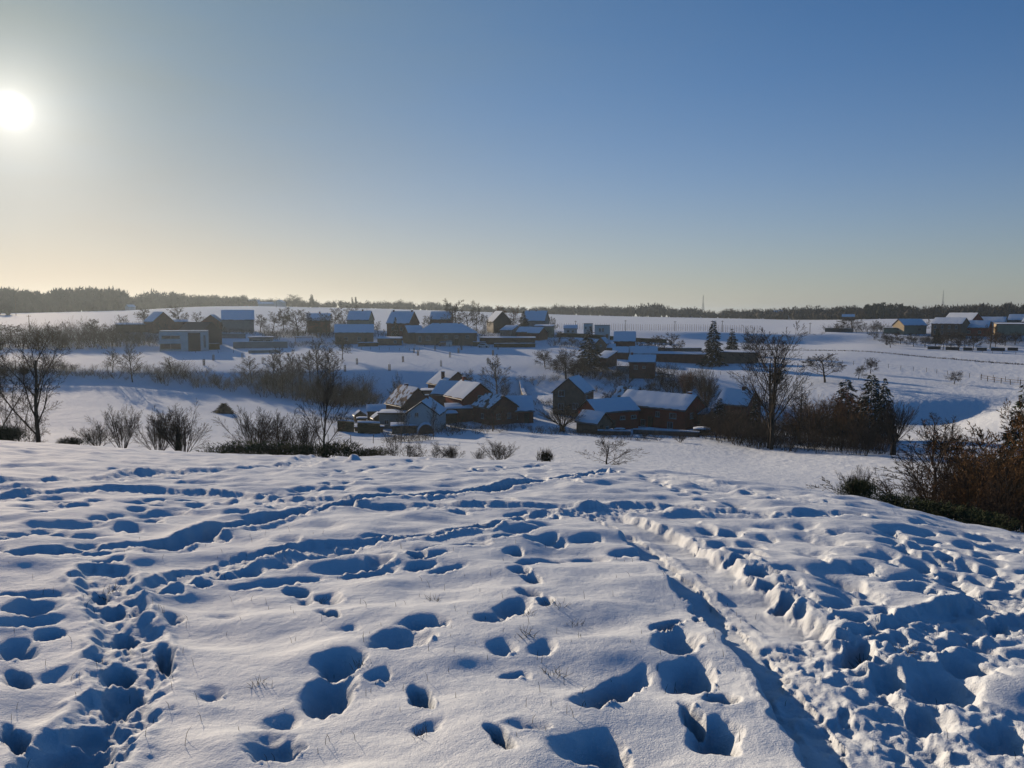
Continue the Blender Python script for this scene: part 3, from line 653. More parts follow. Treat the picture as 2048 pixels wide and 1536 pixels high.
    if mid:
        Vm, Fm = tubes(mid, 3); Fm = np.vstack([Fm[:, [0, 1, 2]], Fm[:, [0, 2, 3]]])
    else: Vm, Fm = np.zeros((0, 3)), np.zeros((0, 3), int)
    Vf = np.vstack([Vm, Vb]); Ff = np.vstack([Fm, np.arange(len(Vb)).reshape(-1, 3) + len(Vm)])
    return dict(trunk=(Vt, Ft), crown=(Vf, Ff), half=np.percentile(np.abs(Vb[:, 0]), 96))
TREES = {}
def proto(kind, seed, bark='bark', twig='twig'):
    key = (kind, seed, bark, twig)
    if key not in TREES:
        gk = (kind, seed)
        if gk not in TREES: TREES[gk] = make_bare(kind, seed)
        g = TREES[gk]
        TREES[key] = (mesh('trunk', *g['trunk'], bark), mesh('crown', *g['crown'], twig), g['half'])
    return TREES[key]
def height_to(px, top, p):
    """metres from ground point p up to the pixel row top at p's distance"""
    az, t = pix(px, top); return -t * dist(p) - p[2]
def place(px, py=None, d=None, dmin=50):
    return at(px, py, dmin) if d is None else at_d(px, d)
def tree(kind, px, top, py=None, d=None, width=None, seed=1, name='bare_tree', label='', cat='tree', group=None, bark='bark', twig='twig', rz=None, dmin=50):
    p = place(px, py, d, dmin); H = height_to(px, top, p)
    if dist(p) > 190 and kind + '_far' in SPECIES: kind += '_far'
    t, c, half = proto(kind, seed, bark, twig)
    root = empty(name, p, (px * 0.37) % 6.28 if rz is None else rz, label, cat, group)
    sx = H if width is None else metres(width, p) / (2 * half)
    root.scale = (sx, sx, H)
    link('trunk', t, root); link('crown', c, root)
    return root
# ------------------------------------------------------------------ conifers, evergreen scrub, hedges, far woods
def blades(rng, C, D, L, W):
    """thin triangles: centres C, directions D, lengths L, widths W"""
    S = np.cross(D, rng.normal(0, 1, D.shape)); S /= np.linalg.norm(S, axis=1, keepdims=True) + 1e-9
    V = np.stack([C - S * (W / 2)[:, None], C + S * (W / 2)[:, None], C + D * L[:, None]], 1).reshape(-1, 3)
    return V, np.arange(len(V)).reshape(-1, 3)
def make_conifer(seed, slim=0.26, rows=26, sparse=0.0, blunt=0.85):
    rng = np.random.RandomState(seed)
    C, D, L, W, SC_, SD, SL, SW = ([] for _ in range(8))
    for i in range(rows):
        z = 0.08 + 0.90 * i / (rows - 1); R_ = slim * (1 - z) ** blunt * (0.8 + 0.35 * rng.rand()) + 0.012
        n = max(4, int(15 * (1 - z) + 5))
        for b in range(n):
            if rng.rand() < sparse: continue
            az = rng.uniform(0, 6.28); l = R_ * rng.uniform(0.65, 1.15); droop = rng.uniform(0.1, 0.45)
            u = np.array([math.cos(az), math.sin(az), 0])
            m = max(6, int(40 * l / slim))
            for k in range(m):
                f = rng.uniform(0.12, 1.0)
                q = u * l * f + np.array([0, 0, z - droop * l * f * f + rng.normal(0, 0.006)])
                side = np.array([-u[1], u[0], 0]) * rng.normal(0, 0.28 * l * (1.1 - f))
                C.append(q + side); D.append(unit(u * 0.7 + side / (l + 1e-6) + np.array([0, 0, rng.uniform(-0.7, 0.15)]))); L.append(rng.uniform(0.025, 0.06)); W.append(rng.uniform(0.012, 0.026))
            if rng.rand() < 0.55:
                for k in range(2):
                    f = rng.uniform(0.45, 0.95); q = u * l * f + np.array([0, 0, z - droop * l * f * f + 0.014])
                    SC_.append(q); SD.append(unit(u + np.array([0, 0, -droop * 1.4]) + rng.normal(0, 0.15, 3))); SL.append(rng.uniform(0.03, 0.06)); SW.append(rng.uniform(0.02, 0.035))
    n_ = lambda a: np.array(a, float)
    nd = blades(rng, n_(C), n_(D), n_(L), n_(W))
    sn = np.array(SD); up = np.tile([0, 0, 1.0], (len(sn), 1)); S = np.cross(sn, up); S /= np.linalg.norm(S, axis=1, keepdims=True)
    Cs, Ls, Ws = n_(SC_), n_(SL), n_(SW)
    SV = np.stack([Cs - S * (Ws / 2)[:, None], Cs + S * (Ws / 2)[:, None], Cs + sn * Ls[:, None]], 1).reshape(-1, 3)
    tr = tubes([(np.array([[0, 0, -0.02], [0, 0, 0.5], [0, 0, 0.99]]), np.array([0.018, 0.01, 0.002]))], 6)
    return mesh('trunk', *tr, 'bark'), mesh('crown', *nd, 'needles'), mesh('snow', SV, np.arange(len(SV)).reshape(-1, 3), 'snow_cap')
CONIF = {}
def conifer(px, top, py=None, d=None, width=None, seed=1, slim=0.26, sparse=0.0, label='', group=None, name='conifer', dmin=50, snow=True, blunt=0.85):
    key = (seed, slim, sparse, blunt)
    if key not in CONIF: CONIF[key] = make_conifer(seed, slim, 26, sparse, blunt)
    p = place(px, py, d, dmin); H = height_to(px, top, p)
    root = empty(name, p, (px * 0.53) % 6.28, label, 'tree', group)
    sx = H if width is None else 1.25 * metres(width, p) / (2 * slim)
    root.scale = (sx, sx, H)
    t, c, s = CONIF[key]; link('trunk', t, root); link('crown', c, root)
    if snow: link('snow', s, root)['kind'] = 'stuff'
    return root
def make_bushy(seed, n=2600, upright=0.6, l=0.16, w=0.016, mat='broom'):
    """dense evergreen scrub: shoots through an uneven dome"""
    rng = np.random.RandomState(seed)
    lob = [(rng.uniform(-0.32, 0.32), rng.uniform(-0.32, 0.32), rng.uniform(0.35, 0.6), rng.uniform(0.55, 0.9)) for _ in range(7)]
    C, D = [], []
    for i in range(n):
        x, y, r, h = lob[rng.randint(len(lob))]
        q = rng.normal(0, 1, 3); q = unit(q) * rng.rand() ** 0.35
        c = np.array([x + q[0] * r, y + q[1] * r, max(0.0, h * 0.45 + q[2] * h * 0.5)])
        C.append(c); D.append(unit(np.array([x * 0.5 + q[0] * (1 - upright), y * 0.5 + q[1] * (1 - upright), upright + 0.2]) + rng.normal(0, 0.25, 3)))
    C = np.array(C); V, Fc = blades(rng, C, np.array(D), rng.uniform(0.5, 1.3, n) * l, rng.uniform(0.6, 1.4, n) * w)
    return mesh('foliage', V, Fc, mat)
BUSHY = {}
def evergreen(px, top, py=None, d=None, width=60, seed=1, upright=0.6, mat='broom', label='', group=None, name='evergreen_shrub', n=2600, dmin=20, l=0.16, w=0.016):
    key = (seed, upright, mat, n, l, w)
    if key not in BUSHY:
        stem = tubes([(np.array([[0, 0, -0.04], [rs.normal(0, 0.1), rs.normal(0, 0.1), 0.3], [rs.normal(0, 0.25), rs.normal(0, 0.25), 0.7]]), np.array([0.02, 0.012, 0.004])) for _ in range(9)], 4)
        BUSHY[key] = (make_bushy(seed, n, upright, l, w, mat), mesh('stem', *stem, 'bark'))
    p = place(px, py, d, dmin); H = max(0.3, height_to(px, top, p))
    root = empty(name, p, (px * 0.71) % 6.28, label, 'shrub', group)
    sx = metres(width, p) / 1.5; root.scale = (sx, sx, H)
    link('foliage', BUSHY[key][0], root); link('stem', BUSHY[key][1], root)
    return root
def scrub(name, label, cat, spots, kinds=(('bush', 3), ('tangle', 4)), mat='twig', kind='stuff', seed=0):
    """one mass of bare scrub nobody could count: merged low shrubs at (x, y, z, height, width)"""
    rng = np.random.RandomState(seed); VV = []; FF = []; base = 0
    for x, y, z, h, w in spots:
        key = kinds[rng.randint(len(kinds))]
        if key not in TREES: TREES[key] = make_bare(*key)
        g = TREES[key]
        for part, keep in (('trunk', 1.0), ('crown', 1.0)):
            V, Fc = g[part]; a = rng.uniform(0, 6.28); ca, sa = math.cos(a), math.sin(a)
            s = w / (2 * g['half'])
            q = np.stack([(V[:, 0] * ca - V[:, 1] * sa) * s + x, (V[:, 0] * sa + V[:, 1] * ca) * s + y, V[:, 2] * h + z], 1)
            VV.append(q); FF.append(Fc + base); base += len(q)
    V = np.vstack(VV); Fc = np.vstack(FF)
    q = Fc[:, 2] != Fc[:, 3]; T3 = np.vstack([Fc[q][:, [0, 1, 2]], Fc[q][:, [0, 2, 3]], Fc[~q][:, :3]])
    o = link(name, mesh(name, V, T3, mat)); return tag(o, label, None, None, kind)
# a lighter shrub for the masses
def make_light(seed, stems=7):
    rng = np.random.RandomState(seed); out = []
    S = dict(n=[6, 5], t0=[0.2, 0.15], ang=[36, 44], len=[0.6, 0.6], up=0.03, wig=0.1, rmin=0.0035, trunk_end=0.35)
    for i in range(stems):
        a = R(rng.uniform(3, 42)); az = rng.uniform(0, 6.28)
        limb(rng, out, np.array([0.12 * math.cos(az), 0.12 * math.sin(az), -0.03]), np.array([math.sin(a) * math.cos(az), math.sin(a) * math.sin(az), math.cos(a)]), rng.uniform(0.6, 1.0), 0.011, 0, S)
    top = max(o[1][:, 2].max() for o in out)
    Vt, Ft = tubes([(P[[0, len(P) // 2, -1]] / top, r[[0, len(P) // 2, -1]] / top) for lv, P, r in out if lv < 2], 3)
    tw = [(P / top, r / top) for lv, P, r in out if lv == 2]
    C = np.array([P[0] for P, r in tw]); E = np.array([P[-1] for P, r in tw]) - C; l = np.linalg.norm(E, axis=1)
    Vf, Ff = blades(rng, C, E / l[:, None], l, np.full(len(C), 0.009))
    Ff = np.column_stack([Ff, Ff[:, 2]])          # same width as the quads, closed to triangles when merged
    return dict(trunk=(Vt, Ft), crown=(Vf, Ff), half=np.percentile(np.abs(Vf[:, 0]), 97))
for sd in (1, 2, 3): TREES[('light', sd)] = make_light(sd)
LIGHT = (('light', 1), ('light', 2), ('light', 3))
def belt(px0, px1, d0, d1, n, h, w, seed, depth=6.0, hv=0.4):
    rng = np.random.RandomState(seed); out = []
    for i in range(n):
        f = (i + rng.rand()) / n; p = at_d(px0 + (px1 - px0) * f, d0 + (d1 - d0) * f + rng.uniform(-depth / 2, depth / 2))
        k = rng.uniform(1 - hv, 1 + hv); out.append((p[0], p[1], p[2], h * k, w * k))
    return out
def far_wood(name, label, spots, mat='wood_haze', seed=0, per=70, conif=False):
    """a distant wood that reads as one mass: crowns of short strokes over thin stems"""
    rng = np.random.RandomState(seed); VV = []
    for x, y, z, h, w in spots:
        n = per; q = rng.normal(0, 1, (n, 3)); q /= np.linalg.norm(q, axis=1, keepdims=True); q *= (rng.rand(n, 1) ** 0.4)
        if conif:
            zz = rng.rand(n) ** 0.8; rad = (1 - zz) * w * 0.5
            C = np.stack([q[:, 0] * rad, q[:, 1] * rad, zz * h], 1); D = np.stack([q[:, 0], q[:, 1], rng.uniform(-0.2, 0.6, n)], 1); l = h * 0.16; wd = h * 0.09
        else:
            C = np.stack([q[:, 0] * w * 0.46, q[:, 1] * w * 0.46, h * 0.5 + q[:, 2] * h * 0.46], 1)
            D = np.stack([q[:, 0] * 0.6, q[:, 1] * 0.6, np.abs(q[:, 2]) * 0.4 + 0.5], 1) + rng.normal(0, 0.2, (n, 3)); l = h * 0.16; wd = h * 0.075
        D /= np.linalg.norm(D, axis=1, keepdims=True)
        V, _ = blades(rng, C, D, rng.uniform(0.5, 1.2, n) * l, rng.uniform(0.5, 1.3, n) * wd); VV.append(V + (x, y, z))
        a = rng.uniform(0, 6.28, 6).cumsum() * 0 + np.arange(6) * 1.047 + rng.rand(); rr = w * 0.36 * rng.uniform(0.7, 1.1, 6)
        ring = np.stack([rr * np.cos(a), rr * np.sin(a), h * rng.uniform(0.3, 0.5, 6)], 1); up = np.array([0, 0, h * 0.82]); dn = np.array([0, 0, -1.0])
        for k in range(6): VV.append(np.array([ring[k], ring[(k + 1) % 6], up]) + (x, y, z)); VV.append(np.array([ring[(k + 1) % 6], ring[k], dn]) + (x, y, z))
        st = np.array([[-0.012 * h, 0, -1], [0.012 * h, 0, -1], [0, 0, h * 0.8]]); VV.append(st + (x, y, z)); VV.append(st[:, [1, 0, 2]] + (x, y, z))
    V = np.vstack(VV); o = link(name, mesh(name, V, np.arange(len(V)).reshape(-1, 3), mat)); return tag(o, label, None, None, 'stuff')
def wood_spots(px0, px1, d0, depth, tops, n, seed, w=9):
    """tops: list of (px, py of the skyline)"""
    rng = np.random.RandomState(seed); out = []
    xs = [t[0] for t in tops]; ys = [t[1] for t in tops]
    for i in range(n):
        px = px0 + (px1 - px0) * rng.rand(); d = (d0 if not isinstance(d0, tuple) else d0[0] + (d0[1] - d0[0]) * (px - px0) / (px1 - px0)) + depth * rng.rand()
        p = at_d(px, d); h = height_to(px, np.interp(px, xs, ys) + rng.uniform(-1.5, 6) + 3.5 * float(vnoise(np.array(px / 17.0), np.array(seed * 3.1), 5)) + 2.0 * float(vnoise(np.array(px / 6.0), np.array(seed * 1.7), 6)), p)
        if h < 1.5: h = rng.uniform(1.5, 3)
        out.append((p[0], p[1], p[2], h, w * rng.uniform(0.7, 1.3)))
    return out
def box_hedge(name, px0, px1, d, h, thick, label, snow=0.12, d1=None, cat='hedge', mat='ivy', group=None):
    a = at_d(px0, d); b = at_d(px1, d if d1 is None else d1); L = math.hypot(b[0] - a[0], b[1] - a[1]); rz = math.atan2(b[1] - a[1], b[0] - a[0])
    root = empty(name, a, rz, label, cat, group)
    rng = np.random.RandomState(int(px0)); n = int(220 * max(L, 2))
    n = min(n, 2400)
    zb = b[2] - a[2]
    f = rng.rand(n); C = np.stack([f * L, rng.uniform(-thick / 2, thick / 2, n), rng.uniform(-0.2, h, n) + f * zb], 1)
    D = rng.normal(0, 1, (n, 3)); D /= np.linalg.norm(D, axis=1, keepdims=True)
    V, Fc = blades(rng, C, D, rng.uniform(0.12, 0.3, n), rng.uniform(0.08, 0.2, n))
    link('foliage', mesh('foliage', V, Fc, mat), root)
    core = MB(); core.add([(0, -thick * .4, -.5), (L, -thick * .4, zb - .5), (L, thick * .4, zb - .5), (0, thick * .4, -.5), (0, -thick * .4, h * .93), (L, -thick * .4, zb + h * .93), (L, thick * .4, zb + h * .93), (0, thick * .4, h * .93)],
                          [(0, 3, 2, 1), (4, 5, 6, 7), (0, 1, 5, 4), (1, 2, 6, 5), (2, 3, 7, 6), (3, 0, 4, 7)])
    core.build('branches', mat, root)
    if snow: snow_strip(root, L, thick * 0.95, h, zb, snow)
    return root
def snow_strip(root, L, w, h, zb, t, name='snow'):
    rng = np.random.RandomState(int(L * 100) % 9999); k = max(3, int(L / 0.7)); v = []; f = []
    for i in range(k + 1):
        x = L * i / k; z = h + zb * i / k; e = w / 2 * rng.uniform(0.85, 1.1); tt = t * rng.uniform(0.7, 1.3)
        v += [(x, -e, z), (x, -e * 0.8, z + tt * 0.8), (x, 0, z + tt), (x, e * 0.8, z + tt * 0.8), (x, e, z)]
    for i in range(k):
        for j in range(4): f.append((i * 5 + j, (i + 1) * 5 + j, (i + 1) * 5 + j + 1, i * 5 + j + 1))
        f.append((i * 5 + 4, (i + 1) * 5 + 4, (i + 1) * 5, i * 5))
    f += [(0, 1, 2, 3, 4), tuple(k * 5 + j for j in (4, 3, 2, 1, 0))]
    return link(name, mesh(name, v, f, 'snow_cap', True), root)
# ------------------------------------------------------------------ buildings
def wall_window(root_, face, u, z, w, h, L, W, mat='frame_white'):
    """frame with a pane set into it, on one wall of a house"""
    m = MB(); t = 0.09
    for a in ((-w / 2, -w / 2 + t, 0, h), (w / 2 - t, w / 2, 0, h), (-w / 2 + t, w / 2 - t, 0, t), (-w / 2 + t, w / 2 - t, h - t, h), (-t / 3, t / 3, t, h - t)):
        m.box(a[0], a[1], -0.07, 0.02, a[2], a[3])
    m.box(-w / 2 - 0.08, w / 2 + 0.08, -0.14, 0.0, -0.08, -0.003)
    loc, rz = {'f': ((u, -W / 2, z), 0), 'b': ((u, W / 2, z), math.pi), 'r': ((L / 2, u, z), math.pi / 2), 'l': ((-L / 2, u, z), -math.pi / 2)}[face]
    o = m.build('window', mat, root_, loc, rz)
    p = MB(); p.box(-w / 2 + t * 0.9, w / 2 - t * 0.9, -0.03, 0.015, t * 0.9, h - t * 0.9); p.build('pane', 'glass', o)
    return o
def door(root_, face, u, w, h, L, W, mat='timber'):
    m = MB(); m.box(-w / 2, w / 2, -0.06, 0.02, -0.3, h)
    loc, rz = {'f': ((u, -W / 2, 0), 0), 'r': ((L / 2, u, 0), math.pi / 2), 'l': ((-L / 2, u, 0), -math.pi / 2)}[face]
    o = m.build('door', mat, root_, loc, rz)
    k = MB(); k.box(w / 2 - 0.2, w / 2 - 0.08, -0.1, -0.055, h * 0.42, h * 0.47); k.build('handle', 'metal', o)
def snow_chevron(parent, L, W, h, hr, o, t=0.16, mat='snow_cap', side=0, seed=0, keep=1.0):
    """snow lying on a pitched roof, lumpy along its edges; side -1/+1: one slope only"""
    rng = np.random.RandomState(seed + int(L * 10)); sl = (hr - h) / (W / 2); k = max(4, int(L / 0.8))
    n = 7; v = []; f = []
    for i in range(k + 1):
        x = -L / 2 - o + (L + 2 * o) * i / k + (rng.uniform(-0.05, 0.05) if 0 < i < k else 0)
        for s_ in (-1, 1):
            for j in range(n):
                q = j / (n - 1); yy = (W / 2 + o) * q * (rng.uniform(0.96, 1.02) if j == n - 1 else 1)
                edge = 0.25 if j == n - 1 else 1.0
                v.append((x, s_ * yy, hr - sl * yy + 0.2 + t * edge * rng.uniform(0.6, 1.15) * (0.6 if i in (0, k) else 1)))
    N = 2 * n
    for i in range(k):
        for s_ in (0, 1):
            if side and (side < 0) != (s_ == 0): continue
            for j in range(n - 1):
                a = i * N + s_ * n + j; q = (a, a + 1, a + N + 1, a + N); f.append(q if s_ == 0 else q[::-1])
    return link('snow', mesh('snow', v, f, mat, True), parent)
def gable_house(px, d, L, W, h, hr, rot, label, wall='dark_brick', roof='tile', snow='snow_cap', o=0.3, wins=(), doors=(), chim=(), name='house', cat='house', group=None, dz=0.0, st=0.16):
    p = at_d(px, d); az, _ = pix(px, 800)
    # sit on the lowest corner of the plot
    rz = R(rot) - az; c, s_ = math.cos(rz), math.sin(rz)
    lo = min(gxy(p[0] + x * c - y * s_, p[1] + x * s_ + y * c) for x in (-L / 2, L / 2) for y in (-W / 2, W / 2))
    root = empty(name, (p[0], p[1], p[2] + dz), rz, label, cat, group)
    base = min(lo - p[2], 0) - 0.6
    MB().prismx([(-W / 2, base), (W / 2, base), (W / 2, h), (0, hr), (-W / 2, h)], -L / 2, L / 2).build('wall', wall, root)
    sl = (hr - h) / (W / 2); a = W / 2 + o; za = h - sl * o
    rf = MB().prismx([(-a, za + 0.02), (0, hr + 0.02), (a, za + 0.02), (a, za + 0.2), (0, hr + 0.2), (-a, za + 0.2)], -L / 2 - o * 0.8, L / 2 + o * 0.8).build('roof', roof, root)
    if snow: snow_chevron(rf, L, W, h, hr, o * 0.95, st, snow, seed=int(px))
    for sy in (-1, 1): MB().tube((-L / 2 - o * .8, sy * (a + 0.04), za + 0.06), (L / 2 + o * .8, sy * (a + 0.04), za + 0.06), 0.07, 0.07).build('gutter', 'metal', root)
    for w in wins: wall_window(root, *w, L, W)
    for q in doors: door(root, *q, L, W)
    for cx, cy, ch in chim:
        zc = hr - abs(cy) * sl
        k = MB().box(cx - 0.3, cx + 0.3, cy - 0.3, cy + 0.3, zc - 0.5, zc + ch).build('chimney', wall if 'render' not in wall else 'dark_brick', rf)
        MB().box(cx - 0.36, cx + 0.36, cy - 0.36, cy + 0.36, zc + ch + 0.003, zc + ch + 0.14).build('chimney_cap', 'snow_cap', root)
    return root
def flat_house(px, d, L, W, h, rot, label, wall='grey_render', name='shed', cat='shed', group=None, wins=(), doors=(), o=0.25, slope=0.0, snow=0.18, roofmat='slate', open_front=False):
    p = at_d(px, d); az, _ = pix(px, 800); rz = R(rot) - az
    root = empty(name, p, rz, label, cat, group)
    if open_front:
        for x in (-L / 2 + 0.1, L / 2 - 0.1):
            for y in (-W / 2 + 0.1, W / 2 - 0.1): MB().box(x - 0.08, x + 0.08, y - 0.08, y + 0.08, -0.6, h).build('post', wall, root)
    else:
        MB().prismx([(-W / 2, -1.2), (W / 2, -1.2), (W / 2, h + slope), (-W / 2, h)], -L / 2, L / 2).build('wall', wall, root)
    f = slope / W
    rf = MB().prismx([(-W / 2 - o, h - f * o + 0.01), (W / 2 + o, h + slope + f * o + 0.01), (W / 2 + o, h + slope + f * o + 0.17), (-W / 2 - o, h - f * o + 0.17)], -L / 2 - o, L / 2 + o).build('roof', roofmat, root)
    if snow:
        k = max(4, int(L / 0.8)); n = 6; v = []; fc = []; rng = np.random.RandomState(int(px))
        for i in range(k + 1):
            for j in range(n + 1):
                y = -W / 2 - o + (W + 2 * o) * j / n; ed = i in (0, k) or j in (0, n)
                v.append((-L / 2 - o + (L + 2 * o) * i / k, y * rng.uniform(0.99, 1.01), h + f * (y + W / 2) + 0.172 + snow * (0.35 if ed else rng.uniform(0.8, 1.2))))
        for i in range(k):
            for j in range(n): a = i * (n + 1) + j; fc.append((a, a + n + 1, a + n + 2, a + 1))
        link('snow', mesh('snow', v, fc, 'snow_cap', True), rf)
    for w in wins: wall_window(root, *w, L, W)
    for q in doors: door(root, *q, L, W)
    return root
def hip_house(px, d, L, W, h, hr, rot, label, wall='brown_brick', wins=(), doors=(), chim=(), group=None, o=0.45, st=0.18, name='house', cat='house'):
    p = at_d(px, d); az, _ = pix(px, 800); root = empty(name, p, R(rot) - az, label, cat, group)
    MB().box(-L / 2, L / 2, -W / 2, W / 2, -1.5, h).build('wall', wall, root)
    def hip(zz, oo, tk):
        a, b = L / 2 + oo, W / 2 + oo; r = max(0.3, a - b)
        v = [(-a, -b, h + zz), (a, -b, h + zz), (a, b, h + zz), (-a, b, h + zz), (-r, 0, hr + zz + tk), (r, 0, hr + zz + tk)]
        return MB().add(v, [(0, 1, 5, 4), (1, 2, 5), (2, 3, 4, 5), (3, 0, 4), (3, 2, 1, 0)])
    rf = hip(0.01, o, 0).build('roof', 'tile', root)
    hip(0.09, o - 0.06, st).build('snow', 'snow_cap', rf)
    for w in wins: wall_window(root, *w, L, W)
    for q in doors: door(root, *q, L, W)
    for cx, cy, ch in chim:
        MB().box(cx - 0.35, cx + 0.35, cy - 0.35, cy + 0.35, hr - 1.2, hr + ch).build('chimney', wall, rf)
    return root
def low_wall(name, px0, px1, d0, d1, h, t, label, mat='stone', snow=0.12, cat='wall', group=None, n=8):
    """free-standing wall that follows the ground, in courses of its own blocks, with snow on the coping"""
    root = empty(name, at_d(px0, d0), 0, label, cat, group); o0 = root.location.copy()
    P = [at_d(px0 + (px1 - px0) * i / n, d0 + (d1 - d0) * i / n) - o0 for i in range(n + 1)]
    for nm, za, zb, tt, mt in (('masonry', -0.6, h, t, mat), ('snow', h + 0.003, h + snow, t * 1.1, 'snow_cap')):
        v = []; f = []
        for i, q in enumerate(P):
            dv = (P[min(i + 1, n)] - P[max(i - 1, 0)]); nv = Vector((-dv.y, dv.x, 0)).normalized() * tt / 2
            for s_, z in ((-1, za), (1, za), (1, zb), (-1, zb)): v.append(q + nv * s_ + Vector((0, 0, z + (0.25 * snow * math.sin(i * 2.3) if nm == 'snow' and z == zb else 0))))
        for i in range(n):
            for j in range(4): f.append((i * 4 + j, (i + 1) * 4 + j, (i + 1) * 4 + (j + 1) % 4, i * 4 + (j + 1) % 4)[::-1])
        f += [(0, 1, 2, 3), tuple(n * 4 + j for j in (3, 2, 1, 0))]
        if nm == 'snow' and not snow: continue
        link(nm, mesh(nm, v, f, mt), root)
    return root
POST = {}
def fence(pts, spacing, h, label, rails=2, r=0.06, group=None, mat='weathered_timber', name='fence', rail_r=0.012):
    """posts as parts of their own, strands between them; pts: (px, d)"""
    W_ = [at_d(px, d) for px, d in pts]; Q = []
    for a, b in zip(W_[:-1], W_[1:]):
        n = max(1, int((b - a).length / spacing))
        for i in range(n):
            f = i / n; x, y = a[0] + (b[0] - a[0]) * f, a[1] + (b[1] - a[1]) * f; Q.append(Vector((x, y, gxy(x, y))))
    Q.append(W_[-1]); root = empty(name, Q[0], 0, label, 'fence', group); o0 = Q[0].copy()
    key = (h, r, mat)
    if key not in POST:
        m = MB(); m.tube((0, 0, -0.3), (0, 0, h), r, r * 0.9, 6); POST[key] = mesh('post', m.v, m.f, mat)
    rng = random.Random(int(pts[0][0]))
    for q in Q:
        o = link('post', POST[key], root, q - o0); o.rotation_euler = (rng.gauss(0, 0.05), rng.gauss(0, 0.05), rng.random() * 6)
        o.scale = (1, 1, rng.uniform(0.88, 1.1))
    m = MB()
    for k in range(rails):
        z = h * (0.9 - 0.42 * k)
        for a, b in zip(Q[:-1], Q[1:]): m.tube(a - o0 + Vector((0, 0, z)), b - o0 + Vector((0, 0, z)), rail_r, rail_r, 3)
    m.build('rail' if rail_r > 0.02 else 'wire', mat if rail_r > 0.02 else 'metal', root)
    return root
def pole(px, top, d, label, arms=1, r=0.12, group='wooden utility poles', name='utility_pole'):
    p = at_d(px, d); H = height_to(px, top, p); root = empty(name, p, 0.3, label, 'utility pole', group)
    MB().tube((0, 0, -0.5), (0, 0, H), r * 1.2, r * 0.8, 8).build('mast', 'timber', root)
    for k in range(arms):
        a = MB(); a.box(-0.7, 0.7, -0.06, 0.06, H - 0.5 - k * 0.6, H - 0.38 - k * 0.6); ar = a.build('crossarm', 'timber', root)
        for x in (-0.6, 0.6): MB().tube((x, 0, H - 0.38 - k * 0.6), (x, 0, H - 0.15 - k * 0.6), 0.05, 0.04, 6).build('insulator', 'grey_render', ar)
    return root
def pylon(px, top, d, label):
    p = at_d(px, d); H = height_to(px, top, p); root = empty('power_pylon', p, 0.9, label, 'pylon', 'lattice pylons on the skyline')
    b = H * 0.085; w = H * 0.012; zs = H * 0.62; r = 0.16
    leg = [(sx, sy) for sx in (-1, 1) for sy in (-1, 1)]
    for sx, sy in leg: MB().tube((sx * b, sy * b, -1), (sx * w * 1.6, sy * w * 1.6, zs), r, r * 0.9, 4).tube((sx * w * 1.6, sy * w * 1.6, zs), (sx * w * 0.3, sy * w * 0.3, H), r * 0.9, r * 0.5, 4).build('leg', 'metal', root)
    m = MB(); n = 9
    for i in range(n):
        z0, z1 = zs * i / n, zs * (i + 1) / n; f = lambda z: b + (w * 1.6 - b) * z / zs
        for (ax, ay), (bx, by) in (((-1, -1), (1, -1)), ((1, -1), (1, 1)), ((1, 1), (-1, 1)), ((-1, 1), (-1, -1))):
            m.tube((ax * f(z0), ay * f(z0), z0), (bx * f(z1), by * f(z1), z1), r * .45, r * .45, 3); m.tube((bx * f(z0), by * f(z0), z0), (ax * f(z1), ay * f(z1), z1), r * .45, r * .45, 3)
    m.build('bracing', 'metal', root)
    for k, (z, l) in enumerate(((0.64, 0.13), (0.76, 0.10), (0.88, 0.08))):
        a = MB()
        for s_ in (-1, 1): a.tube((0, 0, H * z + 0.5), (s_ * H * l, 0, H * z), r * .8, r * .4, 4).tube((0, 0, H * z - 0.6), (s_ * H * l, 0, H * z), r * .6, r * .4, 4)
        a.build('crossarm', 'metal', root)
    return root
def car(px, d, rot, label, body='car_paint', group='cars parked by the farmhouse', roofsnow=True):
    p = at_d(px, d); az, _ = pix(px, 700); root = empty('parked_car', p, R(rot) - az, label, 'car', group)
    prof = [(-2.1, 0.3), (2.1, 0.3), (2.15, 0.75), (1.2, 0.95), (0.6, 1.45), (-1.2, 1.48), (-1.9, 1.0), (-2.15, 0.8)]
    MB().prism(prof, -0.85, 0.85).build('body', body, root)
    MB().prism([(0.95, 0.98), (0.52, 1.38), (-1.15, 1.4), (-1.65, 1.02)], -0.865, 0.865).build('side_window', 'glass', root)
    for x in (-1.35, 1.35):
        for y in (-0.8, 0.8):
            w = MB().tube((x, y - 0.11, 0.32), (x, y + 0.11, 0.32), 0.33, 0.33, 12).build('wheel', 'rubber', root)
            MB().tube((x, y - 0.12, 0.32), (x, y + 0.12, 0.32), 0.18, 0.18, 8).build('rim', 'metal', w)
    if roofsnow: MB().prism([(0.7, 1.46), (0.5, 1.62), (-1.1, 1.66), (-1.4, 1.5), (-1.2, 1.483)], -0.8, 0.8).build('snow', 'snow_cap', root)
    for y in (-0.55, 0.55): MB().box(2.1, 2.17, y - 0.2, y + 0.2, 0.62, 0.76).build('headlight', 'frame_white', root)
    return root
